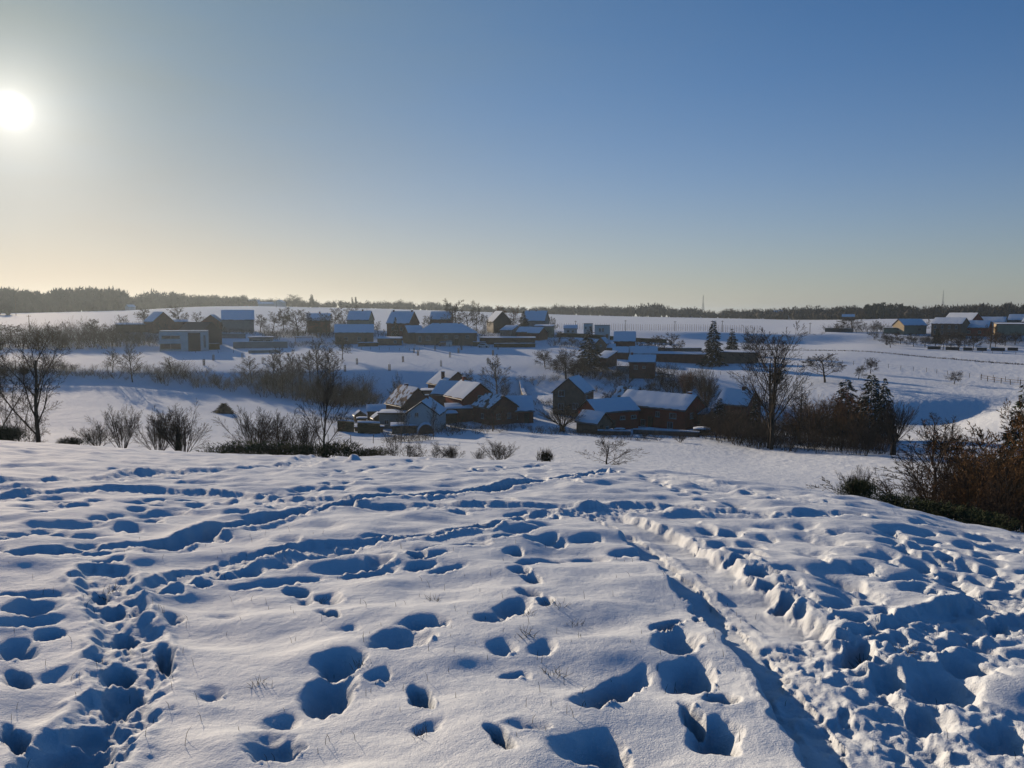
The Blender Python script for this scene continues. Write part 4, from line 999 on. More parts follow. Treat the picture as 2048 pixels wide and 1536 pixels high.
# ------------------------------------------------------------------ the hamlet in the valley
V = 'houses in the valley hamlet'
gable_house(851, 140, 8, 6.2, 3.3, 5.5, 80, 'small white rendered house with its gable towards the slope, behind bare saplings', 'white_render', 'slate', wins=(('l', 0.9, 3.0, 0.7, 0.8),), group=V, o=0.2, chim=((1.5, 0, 0.8),))
gable_house(818, 152, 7, 6.5, 4.2, 7.3, -62, 'brick cottage whose streaky half-melted roof catches the sun', 'dark_brick', 'tile', 'patchy_snow', group=V, chim=((-1.8, 0.4, 0.9),), wins=(('r', -1.2, 2.0, 1.0, 1.2), ('r', 1.2, 2.0, 1.0, 1.2)))
flat_house(789, 148, 5.2, 5, 2.9, -8, 'grey flat roofed garage left of the white gable house', 'grey_render', 'garage', 'garage', wins=(('f', -1.2, 0.9, 0.9, 0.9),))
flat_house(868, 172, 5.6, 4.5, 4.8, -5, 'flat roofed annex behind the streaky sunlit roof', 'brown_brick', 'annex', 'house', wins=(('f', -1.4, 3.0, 1.0, 1.2), ('f', 1.2, 3.0, 1.0, 1.2)))
gable_house(900, 178, 7.5, 7.5, 5.6, 8.3, -62, 'hindmost brick house of the hamlet with a stubby chimney on its snowy roof', 'dark_brick', 'tile', group=V, chim=((1.0, -2.3, 1.8),), wins=(('r', -1.3, 3.2, 1.0, 1.2), ('r', 1.3, 3.2, 1.0, 1.2)))
gable_house(941, 157, 8.5, 7.4, 4.4, 7.2, -64, 'large red brick house in the middle of the hamlet with a smooth pinkish snow roof', 'red_brick', 'tile', group=V, wins=(('r', -1.6, 1.2, 1.1, 1.3), ('r', 1.4, 1.2, 1.1, 1.3), ('r', 0, 4.0, 0.9, 1.0), ('f', 0, 1.2, 1.0, 1.2)), chim=((-3.0, 0, 1.0),))
gable_house(905, 165, 6, 6.5, 4.6, 7.0, -35, 'brick wing with a shaded blue snow roof joined behind the large red brick house', 'dark_brick', 'tile', group=V)
gable_house(990, 149, 6.2, 6.2, 3.2, 5.2, -58, 'dark brick cottage with bare tiles showing through its thin snow', 'dark_brick', 'tile', 'patchy_snow', group=V, wins=(('r', -1.2, 1.0, 0.9, 1.1), ('r', 1.2, 1.0, 0.9, 1.1), ('f', 0.5, 1.0, 0.9, 1.0)))
gable_house(1036, 152, 5.0, 7.5, 2.3, 4.6, 8, 'low dark outbuilding at the right end of the hamlet with a blue snow roof', 'dark_brick', 'slate', group=V, wins=(('f', -1.2, 0.7, 1.1, 0.9),), doors=(('f', 1.2, 1.0, 1.9),), name='outbuilding', cat='shed')
flat_house(896, 150, 2.6, 2.6, 1.9, 20, 'tiny shed with a white roof between the white gable house and the red brick house', 'timber', slope=0.7)
flat_house(918, 152, 5.2, 3.2, 2.6, 4, 'low lean-to with blue snow roof in front of the large brick house', 'dark_brick', 'lean_to', 'shed', slope=0.6)
flat_house(759, 164, 5.0, 3.6, 1.7, 2, 'long garden shed with smooth blue snow roof left of the streaky roof', 'timber', slope=0.9, doors=(('f', 1.5, 0.8, 1.5),))
gable_house(719, 160, 1.9, 2.2, 1.2, 2.0, -80, 'smallest garden hut with a pitched snow cap at the edge of the hamlet', 'timber', 'slate', group='garden huts', name='garden_hut', cat='shed', o=0.12)
gable_house(757, 154, 2.2, 2.6, 1.3, 2.2, -75, 'garden hut with rounded snow cap in front of the long garden shed', 'timber', 'slate', group='garden huts', name='garden_hut', cat='shed', o=0.12)
flat_house(723, 150, 1.6, 1.5, 1.5, 0, 'square dark hen house with thick snow on top, among the garden beds', 'timber', 'hen_house', 'shed')
flat_house(733, 144, 4.2, 1.6, 0.8, -3, 'long low wood stack covered by a slab of snow, upper of two', 'timber', 'wood_stack', 'wood stack', snow=0.25)
flat_house(737, 141, 5.0, 1.5, 0.8, -3, 'long low wood stack covered by a slab of snow, lower of two', 'timber', 'wood_stack', 'wood stack', snow=0.25)
flat_house(807, 137, 4.2, 2.2, 1.3, 0, 'flat snowy trailer standing before the white gable house', 'weathered_timber', 'trailer', 'trailer', slope=0.25)
# barrel shaped tarpaulin shelter
p_ = at_d(851, 134); root = empty('arched_shelter', p_, 0.15, 'dark arched tarpaulin shelter with a crescent of snow below the white house', 'shelter')
arc = [(1.35 * math.cos(math.pi * i / 10), 1.7 * math.sin(math.pi * i / 10)) for i in range(11)]
MB().prism(arc + [(-1.35, -0.5), (1.35, -0.5)], -1.2, 1.2).build('cover', 'dark_cladding', root)
MB().prism([(x * 1.03, z * 1.03 + 0.02) for x, z in arc[3:]] + [(x * 1.09, z * 1.1 + 0.03) for x, z in arc[:2:-1]], -1.15, 1.15).build('snow', 'snow_cap', root)
box_hedge('clipped_hedge', 674, 707, 139, 1.9, 1.2, 'left one of two dark clipped hedge blocks with snow on top', 0.18)
box_hedge('clipped_hedge', 714, 759, 138, 1.9, 1.4, 'right and longer one of two dark clipped hedge blocks with snow on top', 0.22)
low_wall('garden_wall', 1042, 1063, 205, 158, 0.9, 0.7, 'dark garden wall capped with thick snow running up the slope from the hamlet', snow=0.35)
gable_house(1147, 166, 8, 6.8, 4.8, 7.7, 74, 'tall brown brick house with a plain gable, standing apart between hamlet and farm', 'brown_brick', 'slate', group=V, wins=(('l', 1.5, 4.0, 1.4, 1.3), ('l', 1.6, 1.2, 1.2, 1.3), ('l', -1.6, 1.4, 1.2, 1.3), ('f', -2, 3.0, 1.1, 1.2)), o=0.25)
G = 'buildings of the red farm'
gable_house(1322, 152, 15.5, 7.4, 3.9, 6.2, -34, 'long red brick farmhouse under a broad snow roof, largest building in the valley', 'red_brick', 'tile', group=G, wins=(('f', -4.3, 2.0, 1.1, 1.5), ('f', 1.8, 2.2, 0.9, 1.0), ('f', 5.2, 2.2, 1.5, 1.0), ('f', 4.6, 0.3, 1.2, 1.2), ('r', -1.5, 2.2, 1.0, 1.1), ('f', -1.5, 0.2, 1.0, 1.2)), doors=(('f', -5.8, 1.1, 2.1), ('f', 0.2, 1.1, 2.1)), chim=((6.2, 0.4, 0.9),), st=0.2)
gable_house(1217, 147, 9.5, 6.2, 3.5, 5.4, 36, 'brick wing with a smooth blue roof, left of the long red farmhouse', 'red_brick', 'tile', group=G, wins=(('f', 1.0, 1.9, 1.2, 0.7), ('f', 3.6, 1.9, 1.2, 0.7), ('l', 0, 1.2, 1.0, 0.9)), doors=(('f', -1.2, 1.1, 2.0),))
gable_house(1188, 137, 4.8, 3.8, 2.1, 3.7, -40, 'small brick outhouse with a pale snow roof, foremost of the red farm', 'brown_brick', 'tile', group=G, wins=(('r', 0.8, 0.6, 0.8, 0.8),), doors=(('r', -0.8, 0.8, 1.7),), name='outhouse', cat='shed')
flat_house(1402, 150, 3.4, 3.2, 2.6, -20, 'lean-to with a curl of snow at the right end of the long red farmhouse', 'dark_brick', 'lean_to', 'shed', slope=0.9, wins=(('f', 0.2, 0.8, 0.8, 0.8),))
gable_house(1258, 165, 5, 5, 3.8, 6.0, -34, 'small roof with a dark patch joined behind the long red farmhouse', 'dark_brick', 'tile', 'patchy_snow', group=G)
low_wall('terrace_wall', 1196, 1262, 133, 134, 0.7, 0.4, 'snow topped terrace wall before the brick wing of the farm', 'stone', 0.2)
low_wall('terrace_wall', 1268, 1400, 138, 132, 0.8, 0.4, 'long snow topped terrace wall before the red farmhouse', 'stone', 0.2)
flat_house(1405, 136, 2.4, 2.0, 0.9, 0, 'low wooden coop with a snow lid right of the long terrace wall', 'timber', 'coop', 'shed', snow=0.3)
for i, (q, dd, lb) in enumerate(((1215, 137, 'round snow covered garden bed edge in the farm yard'), (1240, 139, 'low snow covered garden table in the farm yard'), (1300, 140, 'snow covered bench against the red farmhouse wall'))):
    flat_house(q, dd, 1.8, 0.8, 0.6, 10 * i, lb, 'timber', ('garden_bed', 'garden_table', 'garden_bench')[i], ('garden bed', 'table', 'bench')[i], snow=0.15, o=0.1)
gable_house(1478, 166, 6.5, 7, 3.8, 6.4, -24, 'dark brick house half hidden behind the great double trunked tree', 'dark_brick', 'tile', group=V, wins=(('r', 0, 2.2, 1.0, 1.1),), chim=((1.0, 0, 0.9),))
gable_house(1284, 216, 6.8, 6, 4.2, 5.9, -4, 'two storey brick house on the bank above the tall brown house', 'dark_brick', 'tile', group='houses on the bank', wins=(('f', -1.6, 2.3, 1.0, 1.1), ('f', 0.6, 2.6, 0.8, 0.6)), chim=((-2.9, 0, 0.8),))
flat_house(1211, 236, 4.2, 6.0, 2.4, -30, 'bright snow covered lean-to roof among the dark garden trees', 'dark_brick', 'lean_to', 'shed', slope=1.8)
flat_house(1246, 222, 3.2, 2.5, 1.9, 0, 'pale blue garden cabin left of the two storey brick house', 'white_render', 'garden_cabin', 'shed', snow=0.12)
# ------------------------------------------------------------------ barns and houses on the terrace, middle right
B = 'barn group on the terrace'
gable_house(1248, 266, 6.9, 6.5, 5.0, 7.9, -2, 'tall barn with a clean square of blue snow on its roof', 'dark_brick', 'tile', group=B, o=0.3, name='barn', cat='barn')
gable_house(1205, 262, 7, 3.4, 4.0, 5.8, 78, 'narrow orange brick gable left of the tall barn', 'brown_brick', 'tile', group=B, name='barn', cat='barn', wins=(('l', 0, 3.0, 0.6, 0.7),))
flat_house(1221, 260, 2.6, 3.0, 2.8, 0, 'small annex with a light roof between brick gable and tall barn', 'brown_brick', 'annex', 'shed', slope=1.1)
gable_house(1240, 256, 4.8, 4.5, 2.0, 3.6, -2, 'low stable with blue roof directly below the tall barn', 'dark_brick', 'tile', group=B, name='stable', cat='barn')
gable_house(1285, 257, 8.6, 5, 2.0, 4.0, 4, 'longer low stable with stepped snowy roof right of the tall barn', 'dark_brick', 'tile', group=B, name='stable', cat='barn')
flat_house(1380, 253, 24, 5, 2.6, -4, 'left half of the long low brick barn under flat snow, behind the tall spruce', 'dark_brick', 'long_barn', 'barn', slope=0.5)
flat_house(1470, 250, 13, 4.5, 3.2, -6, 'right half of the long low brick barn, paler brick, ending by the great bare tree', 'brown_brick', 'long_barn', 'barn', slope=0.4)
low_wall('field_wall', 1290, 1400, 285, 300, 1.3, 0.6, 'dark field wall topped with snow above the long low barn', 'stone', 0.15)
flat_house(1175, 331, 3.8, 5, 5.4, 0, 'narrow left cube of the white modern house on the plateau edge', 'white_render', 'modern_house', 'house', wins=(('f', 1.0, 2.8, 1.0, 1.5), ('f', -1.0, 3.2, 0.6, 1.0)), snow=0.1, o=0.05)
flat_house(1203, 328, 6.4, 6, 5.6, 0, 'wide right cube of the white modern house on the plateau edge', 'white_render', 'modern_house', 'house', wins=(('f', -1.0, 2.9, 0.8, 1.5), ('f', 0.3, 2.9, 0.8, 1.5), ('f', 2.0, 0.4, 1.2, 1.6)), snow=0.1, o=0.05)
flat_house(1140, 336, 5.6, 5, 2.3, 0, 'low white bungalow left of the white modern cubes', 'white_render', 'bungalow', 'house', slope=1.4, wins=(('f', -1, 0.8, 1.0, 0.9), ('f', 1, 0.8, 1.0, 0.9)))
low_wall('hedge_bank', 1115, 1330, 318, 335, 1.6, 1.5, 'dark sloping hedge bank below the white modern house', 'ivy', 0.0)
# ------------------------------------------------------------------ the upper village, left to right
U = 'houses of the upper village'
flat_house(374, 283, 15, 9, 6.4, -2, 'modern white box house with a dark central panel and ribbon windows', 'white_render', 'modern_house', 'house', wins=(('f', -4.0, 4.0, 5.6, 1.1), ('f', -4.2, 0.5, 6.4, 2.0), ('f', 6.3, 1.0, 0.7, 4.2)), snow=0.12, o=0.03)
pq = [o for o in COL.objects if o.get('label', '').startswith('modern white box')][0]
MB().box(1.2, 5.0, -4.58, -4.3, -0.5, 6.0).build('cladding_panel', 'dark_cladding', pq)
gable_house(405, 301, 12, 9, 5.0, 8.0, -50, 'dark gabled barn standing behind the modern white box house', 'dark_cladding', 'slate', None, group=U, name='barn', cat='barn')
box_hedge('garden_hedge', 416, 443, 284, 2.0, 2.0, 'short dark hedge block right of the modern white box house', 0.1)
gable_house(324, 338, 10, 8, 4.2, 7.8, -70, 'dark gabled house with sunlit verge behind the left tree belt', 'dark_brick', 'tile', group=U)
flat_house(272, 342, 12, 5, 2.8, 0, 'long low shed left of the dark gabled house behind the tree belt', 'timber', slope=0.6)
flat_house(360, 345, 8, 5, 3.6, 0, 'low house with flat snow line between two gables on the left', 'dark_brick', 'house', 'house', slope=0.8)
gable_house(481, 342, 12.4, 9, 4.8, 8.6, 0, 'wide barn with a clean blue snow roof, left part of the upper village', 'grey_render', 'tile', group=U, name='barn', cat='barn')
gable_house(431, 342, 9, 8, 3.6, 6.6, 80, 'low dark gable left of the wide blue roofed barn', 'dark_brick', 'tile', group=U)
flat_house(526, 291, 8, 5, 3.2, -2, 'flat roofed pale garden pavilion with glazed front', 'grey_render', 'pavilion', 'pavilion', wins=(('f', -1.0, 0.3, 3.6, 2.2), ('f', 2.4, 0.3, 1.6, 2.2)), snow=0.3, o=0.4)
low_wall('retaining_wall', 470, 578, 286, 285, 2.2, 0.6, 'grey garden retaining wall in front of the flat pavilion', 'grey_render', 0.15)
low_wall('retaining_wall', 500, 560, 267, 268, 0.9, 0.5, 'lower retaining wall with a strip of snow, nearest to the fenced meadow', 'grey_render', 0.2)
low_wall('boundary_wall', 415, 495, 318, 316, 1.8, 0.5, 'long grey boundary wall below the wide blue roofed barn', 'grey_render', 0.1)
flat_house(611, 300, 6.4, 4, 2.4, 0, 'open carport on posts with a thin snow roof', 'timber', 'carport', 'carport', open_front=True)
gable_house(711, 297, 14, 8, 4.0, 6.8, 0, 'long single storey house with an even snow roof above the terrace fences', 'brown_brick', 'tile', group=U, wins=(('f', -3, 1.2, 1.3, 1.2), ('f', 1.8, 1.2, 1.3, 1.2)), doors=(('f', 4.2, 1.0, 2.1),), name='house')
flat_house(738, 283, 7, 2.6, 1.0, 0, 'low snow covered cold frame below the long single storey house', 'timber', 'cold_frame', 'cold frame', snow=0.25)
flat_house(781, 288, 8.8, 5, 2.2, 0, 'flat roofed brown shed left of the hipped farmhouse', 'brown_brick', slope=0.5, wins=(('f', 2, 0.7, 1.0, 0.8),))
gable_house(724, 342, 9.5, 8, 4.6, 8.2, -18, 'cream house with dormered blue roof behind the long single storey house', 'cream_render', 'tile', group=U, chim=((1.0, 0, 0.8),))
gable_house(641, 338, 9.5, 8, 4.6, 7.4, 0, 'dim house with blue roof half hidden by the thicket of trees', 'dark_brick', 'tile', group=U, chim=((0.5, 0, 0.9),))
gable_house(808, 312, 9.5, 9.5, 6.2, 10.6, -26, 'tallest house of the upper village with two chimneys and a big blue roof', 'dark_brick', 'tile', group=U, chim=((-4.0, 0, 0.7), (4.0, 0, 0.7)), wins=(('r', -2, 3.6, 1.0, 1.3), ('r', 1.5, 3.6, 1.0, 1.3), ('f', -2, 3.4, 1.0, 1.3), ('f', 1.5, 3.4, 1.0, 1.3)))
hip_house(895, 293, 22, 11, 4.2, 7.6, -5, 'long brick farmhouse with a hipped snow roof facing the terrace meadow', 'brown_brick', wins=(('f', -6.5, 1.6, 1.6, 1.6), ('f', 0, 2.4, 1.4, 1.0), ('f', 4.0, 2.4, 1.2, 1.0), ('f', 8.0, 2.4, 1.2, 1.0), ('f', -9.5, 1.0, 1.0, 2.0)), doors=(('f', 4.0, 1.2, 2.0), ('f', -3.0, 1.4, 2.4)), chim=((4.5, 0, 0.6), (-2.5, 0, 0.5)), group=U)
gable_house(828, 296, 6, 6, 4.0, 6.4, 20, 'small side wing with a smooth snow roof at the left end of the hipped farmhouse', 'brown_brick', 'tile', group=U)
gable_house(885, 345, 9, 8, 4.8, 8.0, -10, 'blue roofed house rising behind the hipped farmhouse', 'dark_brick', 'tile', group=U)
gable_house(998, 338, 10, 8.2, 4.6, 8.8, -72, 'dark gabled house with snow on its left slope, right of the two big trees', 'dark_cladding', 'slate', group=U)
gable_house(1072, 342, 9.6, 9, 5.0, 9.2, -15, 'tall house with melted spots on its blue roof, rightmost of the upper village', 'grey_render', 'tile', group=U, chim=((0, 0, 0.6), (-3, 0, 0.5)))
flat_house(1088, 318, 7.6, 5, 4.2, -10, 'front extension with lit cream wall below the spotted blue roof', 'cream_render', 'annex', 'house', slope=0.6, wins=(('f', 1.5, 1.2, 1.2, 1.4),))
flat_house(1015, 295, 21, 5, 2.2, -1, 'very long flat roofed shed right of the hipped farmhouse', 'timber', slope=0.3)
gable_house(1052, 312, 5.5, 6, 2.6, 4.4, -25, 'low shed roof, left one of two above the very long flat shed', 'dark_brick', 'tile', group=U, name='shed', cat='shed')
gable_house(1075, 308, 5.5, 6, 2.6, 4.6, -35, 'low shed roof, right one of two above the very long flat shed', 'dark_brick', 'tile', group=U, name='shed', cat='shed')
flat_house(1018, 318, 5.5, 5, 2.6, -30, 'pale shed roof under the dark gabled house', 'grey_render', slope=1.8)
box_hedge('garden_hedge', 988, 1070, 283, 1.3, 1.4, 'long low hedge in front of the very long flat shed', 0.2, 284)
box_hedge('garden_hedge', 946, 972, 286, 1.6, 1.5, 'short square hedge at the right corner of the hipped farmhouse', 0.15)
car(888, 284, 8, 'snow topped car left of the white box by the hipped farmhouse')
car(968, 281, -20, 'snow covered pale car beside the short square hedge', 'white_render')
flat_house(899, 284, 2.2, 2, 1.7, 0, 'small white box trailer beside the snow topped car', 'white_render', 'trailer', 'trailer', snow=0.1, o=0.02)
# ------------------------------------------------------------------ houses on the right
E = 'houses of the right hamlet'
gable_house(1812, 392, 11, 8, 3.8, 6.4, 36, 'cream gabled house, leftmost of the right hamlet', 'cream_render', 'tile', group=E, wins=(('f', 2.0, 1.4, 1.4, 1.2), ('l', 0, 1.4, 1.4, 1.2)))
flat_house(1778, 392, 7, 5, 2.4, 0, 'low cream annex left of the cream gabled house', 'cream_render', 'annex', 'house')
gable_house(1893, 384, 12, 9, 5.2, 7.6, -20, 'large brick house with rows of windows in the right hamlet', 'brown_brick', 'tile', group=E, wins=tuple(('f', u, z, 0.9, 1.5) for u in (-4.4, -1.6, 1.2, 4.0) for z in (0.7, 3.1)))
gable_house(1918, 414, 13, 9, 5.0, 8.4, -32, 'tall blue roofed house rising behind the large brick house', 'red_brick', 'tile', group=E)
gable_house(1945, 388, 10, 9, 3.4, 6.2, -10, 'low brick house with a flat blue roof right of the large brick house', 'red_brick', 'tile', group=E, wins=(('f', -2, 1.0, 1.2, 1.2), ('f', 2, 1.0, 1.2, 1.2)))
gable_house(1975, 420, 11, 7, 4.0, 6.2, -12, 'pale long roof behind the low brick house on the right', 'white_render', 'tile', group=E)
flat_house(2012, 392, 11, 7, 4.6, 10, 'ochre flat roofed block near the right edge of the hamlet', 'cream_render', 'house', 'house', slope=0.4)
gable_house(2030, 425, 8, 7, 4.6, 7.0, -10, 'hindmost blue roof near the right edge', 'grey_render', 'tile', group=E)
gable_house(2070, 400, 10, 9, 5.0, 8.0, -20, 'brick house cut by the right edge', 'dark_brick', 'tile', group=E)
for i, (a_, b_, dd, lb) in enumerate(((1850, 1876, 338, 'first dark stretch of garden wall from the left below the right orchard'), (1886, 1912, 336, 'second dark stretch of garden wall below the right orchard'), (1921, 1939, 335, 'third dark stretch of garden wall below the right orchard'), (1948, 1968, 335, 'fourth dark stretch of garden wall below the right orchard'), (1976, 2004, 336, 'fifth dark stretch of garden wall below the right orchard'), (2009, 2030, 338, 'sixth dark stretch of garden wall, near the right edge'))):
    low_wall('garden_wall', a_, b_, dd, dd, 1.1, 0.4, lb, 'dark_cladding', 0.1, group='garden wall stretches', n=3)
low_wall('retaining_wall', 1645, 1700, 398, 396, 1.8, 0.6, 'dark retaining wall under the bare trees left of the right hamlet', 'stone', 0.05)
# far houses
for px, d, L, W, h, hr, rot, lb in ((508, 905, 18, 10, 4, 7, 0, 'distant barn roof on the left skyline'), (545, 880, 24, 10, 2.5, 4.5, 0, 'distant long white roof on the left skyline'), (565, 872, 12, 9, 4, 7, 70, 'distant pale gable right of the long white roof'),
                                     (1108, 970, 16, 10, 3, 6, 0, 'distant dark roof on the middle skyline'), (1215, 985, 14, 9, 3.5, 7, 30, 'distant pale roof in the middle of the tree line'), (1393, 900, 20, 9, 2.6, 4.6, 0, 'distant long white building below the left pylon'),
                                     (1555, 760, 12, 9, 4.5, 8, 20, 'distant hipped villa on the right skyline'), (1584, 740, 11, 8, 3, 4.6, 0, 'distant white bungalow right of the hipped villa'), (1690, 600, 8, 6, 2.6, 4.2, 0, 'distant snow roof left of the conifer wood'), (269, 700, 6, 5, 2.4, 4.2, 30, 'tiny white house at the end of the left wood')):
    gable_house(px, d, L, W, h, hr, rot, lb, 'white_render' if 'white' in lb or 'pale' in lb else 'dark_brick', 'slate', group='far houses on the skyline')
# ------------------------------------------------------------------ far woods
far_wood('woodland', 'broad hazy wood on the left skyline', wood_spots(-160, 276, (655, 715), 110, [(-160, 585), (0, 581), (60, 577), (100, 584), (140, 578), (200, 575), (240, 576), (258, 581), (270, 594), (278, 604)], 420, 1, 10), seed=1, per=80)
far_wood('copse', 'darker copse cut by the left edge', wood_spots(-120, 30, 560, 30, [(-120, 590), (10, 592), (26, 600), (34, 612)], 34, 2, 10), seed=2)
far_wood('woodland', 'low hazy tree line right of the broad left wood', wood_spots(272, 565, (800, 900), 90, [(272, 588), (330, 583), (370, 585), (400, 586), (450, 589), (500, 593), (565, 598)], 300, 3, 10), seed=3, per=60)
far_wood('tree_line', 'thin hazy tree line along the middle left skyline', wood_spots(560, 905, (900, 990), 60, [(560, 599), (600, 597), (640, 601), (720, 604), (790, 602), (905, 607)], 230, 4, 10), seed=4, per=60)
far_wood('tree_line', 'long tree line along the middle right skyline', wood_spots(895, 1405, (990, 860), 50, [(895, 609), (1000, 612), (1060, 615), (1120, 610), (1180, 609), (1240, 613), (1300, 607), (1330, 609), (1370, 615), (1405, 617)], 340, 5, 10), seed=5, per=60)
far_wood('tree_line', 'dark hedge of trees along the right skyline below the left pylon', wood_spots(1400, 1720, (840, 640), 40, [(1400, 619), (1500, 619), (1560, 616), (1610, 612), (1660, 613), (1720, 611)], 280, 6, 9), seed=6, per=60)
far_wood('conifer_wood', 'dark conifer wood above the right hamlet', wood_spots(1722, 1812, 640, 60, [(1722, 611), (1760, 607), (1790, 606), (1812, 612)], 90, 7, 7), 'needles', 7, 80, True)
far_wood('woodland', 'bare wood on the right skyline behind the right hamlet', wood_spots(1790, 2200, 628, 90, [(1790, 611), (1860, 609), (1950, 607), (2048, 608), (2200, 607)], 330, 8, 9), seed=8, per=70)
# ------------------------------------------------------------------ trees on the skyline and in the upper village
conifer(628, 588, d=860, width=17, seed=5, slim=0.3, label='single rounded conifer on the left skyline', snow=False)
tree('poplar', 709, 594, d=900, width=6, seed=3, label='left one of two thin poplars on the skyline', group='poplar pair')
tree('poplar', 716, 593, d=905, width=6, seed=4, label='right one of two thin poplars on the skyline', group='poplar pair')
K = 'bare trees of the upper village'
tree('round', 915, 596, d=335, width=46, seed=11, label='biggest round bare tree behind the hipped farmhouse', group=K)
tree('round', 953, 599, d=338, width=30, seed=12, label='slimmer bare tree just right of the biggest round one', group=K)
tree('round', 998, 610, d=385, width=22, seed=13, label='left one of two reddish round trees behind the dark gabled house', group=K, twig='twig_red')
tree('round', 1025, 609, d=388, width=24, seed=11, label='right one of two reddish round trees behind the dark gabled house', group=K, twig='twig_red')
conifer(1046, 622, d=326, width=30, seed=2, slim=0.34, label='dark evergreen left of the spotted blue roof', snow=False)
tree('round', 1105, 632, d=335, width=22, seed=12, label='small round bare tree right of the spotted blue roof', group=K)
conifer(793, 634, d=297, width=17, seed=3, label='snowy spruce in front of the tallest upper village house')
for px, top, d, w, sd, lb in ((362, 610, 350, 44, 12, 'bare tree with fine spreading twigs behind the modern white box house'), (297, 616, 362, 32, 13, 'bare tree on the field edge left of the dark gabled house'), (255, 628, 352, 24, 11, 'small bare tree at the left end of the long low shed'),
                              (548, 620, 330, 34, 11, 'leftmost bare tree of the thicket before the dim house'), (572, 612, 345, 40, 12, 'second bare tree of the thicket, with a wide crown'), (600, 618, 322, 44, 13, 'dense dark tree in the middle of the thicket'), (675, 612, 350, 44, 12, 'bare tree directly right of the dim house'), (700, 610, 362, 40, 11, 'bare tree behind the cream house with dormers'),
                              (590, 588, 860, 22, 13, 'wide bare tree left of the rounded skyline conifer'), (1163, 611, 940, 20, 11, 'bare tree crown rising from the middle skyline'), (1195, 612, 945, 20, 12, 'double bare crown rising right of it on the skyline'), (1458, 616, 760, 12, 13, 'left one of two lone skyline trees right of the left pylon'), (1480, 616, 760, 10, 11, 'right one of two lone skyline trees right of the left pylon'),
                              (195, 637, 318, 34, 13, 'bushy tree standing up from the left tree belt'), (1345, 664, 262, 46, 12, 'bare tree before the long barn, right of the stables'), (1312, 670, 262, 36, 13, 'bare tree over the longer low stable')):
    tree('round', px, top, d=d, width=w, seed=sd, label=lb, group=K)
for px, top, d, w, sd, lb in ((525, 628, 338, 24, 13, 'small bare tree right of the wide blue roofed barn'), (614, 622, 330, 34, 11, 'bare tree directly left of the dim house'), (655, 626, 326, 30, 13, 'dark bare tree before the dim house'), (688, 630, 318, 26, 12, 'small tree left of the long single storey house roof'), (760, 640, 312, 24, 11, 'bare tree between cream house and tallest house'),
                              (858, 630, 330, 22, 13, 'bare tree right of the tallest house gable'), (938, 622, 330, 34, 13, 'third bare tree between the two biggest behind the farmhouse'), (970, 626, 332, 26, 12, 'bare tree left of the dark gabled house'), (1030, 634, 330, 26, 11, 'bare tree right of the dark gabled house'), (1118, 662, 300, 26, 13, 'garden tree right of the very long flat shed'), (1142, 672, 286, 28, 12, 'garden tree below the low white bungalow'),
                              (395, 622, 348, 26, 11, 'bare tree left of the low dark gable'), (445, 640, 330, 20, 12, 'small tree before the wide blue roofed barn'), (110, 650, 312, 40, 12, 'tall bush tree in the left scrub belt'), (235, 646, 315, 34, 11, 'bush tree right of the tallest one in the left scrub belt'), (28, 648, 318, 44, 13, 'bush tree at the left end of the scrub belt'), (1275, 676, 270, 24, 11, 'bare tree behind the longer low stable')):
    tree('round', px, top, d=d, width=w, seed=sd, label=lb, group=K)
scrub('hedgerow', 'dark scrub belt on the far left below the field', 'hedge', belt(-120, 140, 284, 296, 46, 6.5, 7, 1, 16) + belt(120, 330, 296, 306, 46, 6.5, 7, 2, 16) + belt(60, 280, 312, 322, 26, 6.5, 7, 12, 10), LIGHT, 'twig')
scrub('scrub', 'dense brown thicket below the dim house', 'scrub', belt(530, 700, 318, 322, 34, 4.5, 6, 3, 16), LIGHT, 'twig')
scrub('scrub', 'shrubs among the upper village gardens', 'scrub', belt(960, 1100, 316, 322, 24, 4, 5, 4, 20) + belt(840, 960, 322, 322, 14, 4, 5, 5, 10) + belt(580, 700, 288, 292, 14, 2.4, 4, 6, 10) + belt(1100, 1200, 292, 280, 18, 2.6, 4, 51, 16) + belt(440, 560, 326, 326, 12, 2.6, 4, 52, 8) + belt(740, 830, 318, 318, 10, 3, 4, 53, 6), LIGHT, 'twig')
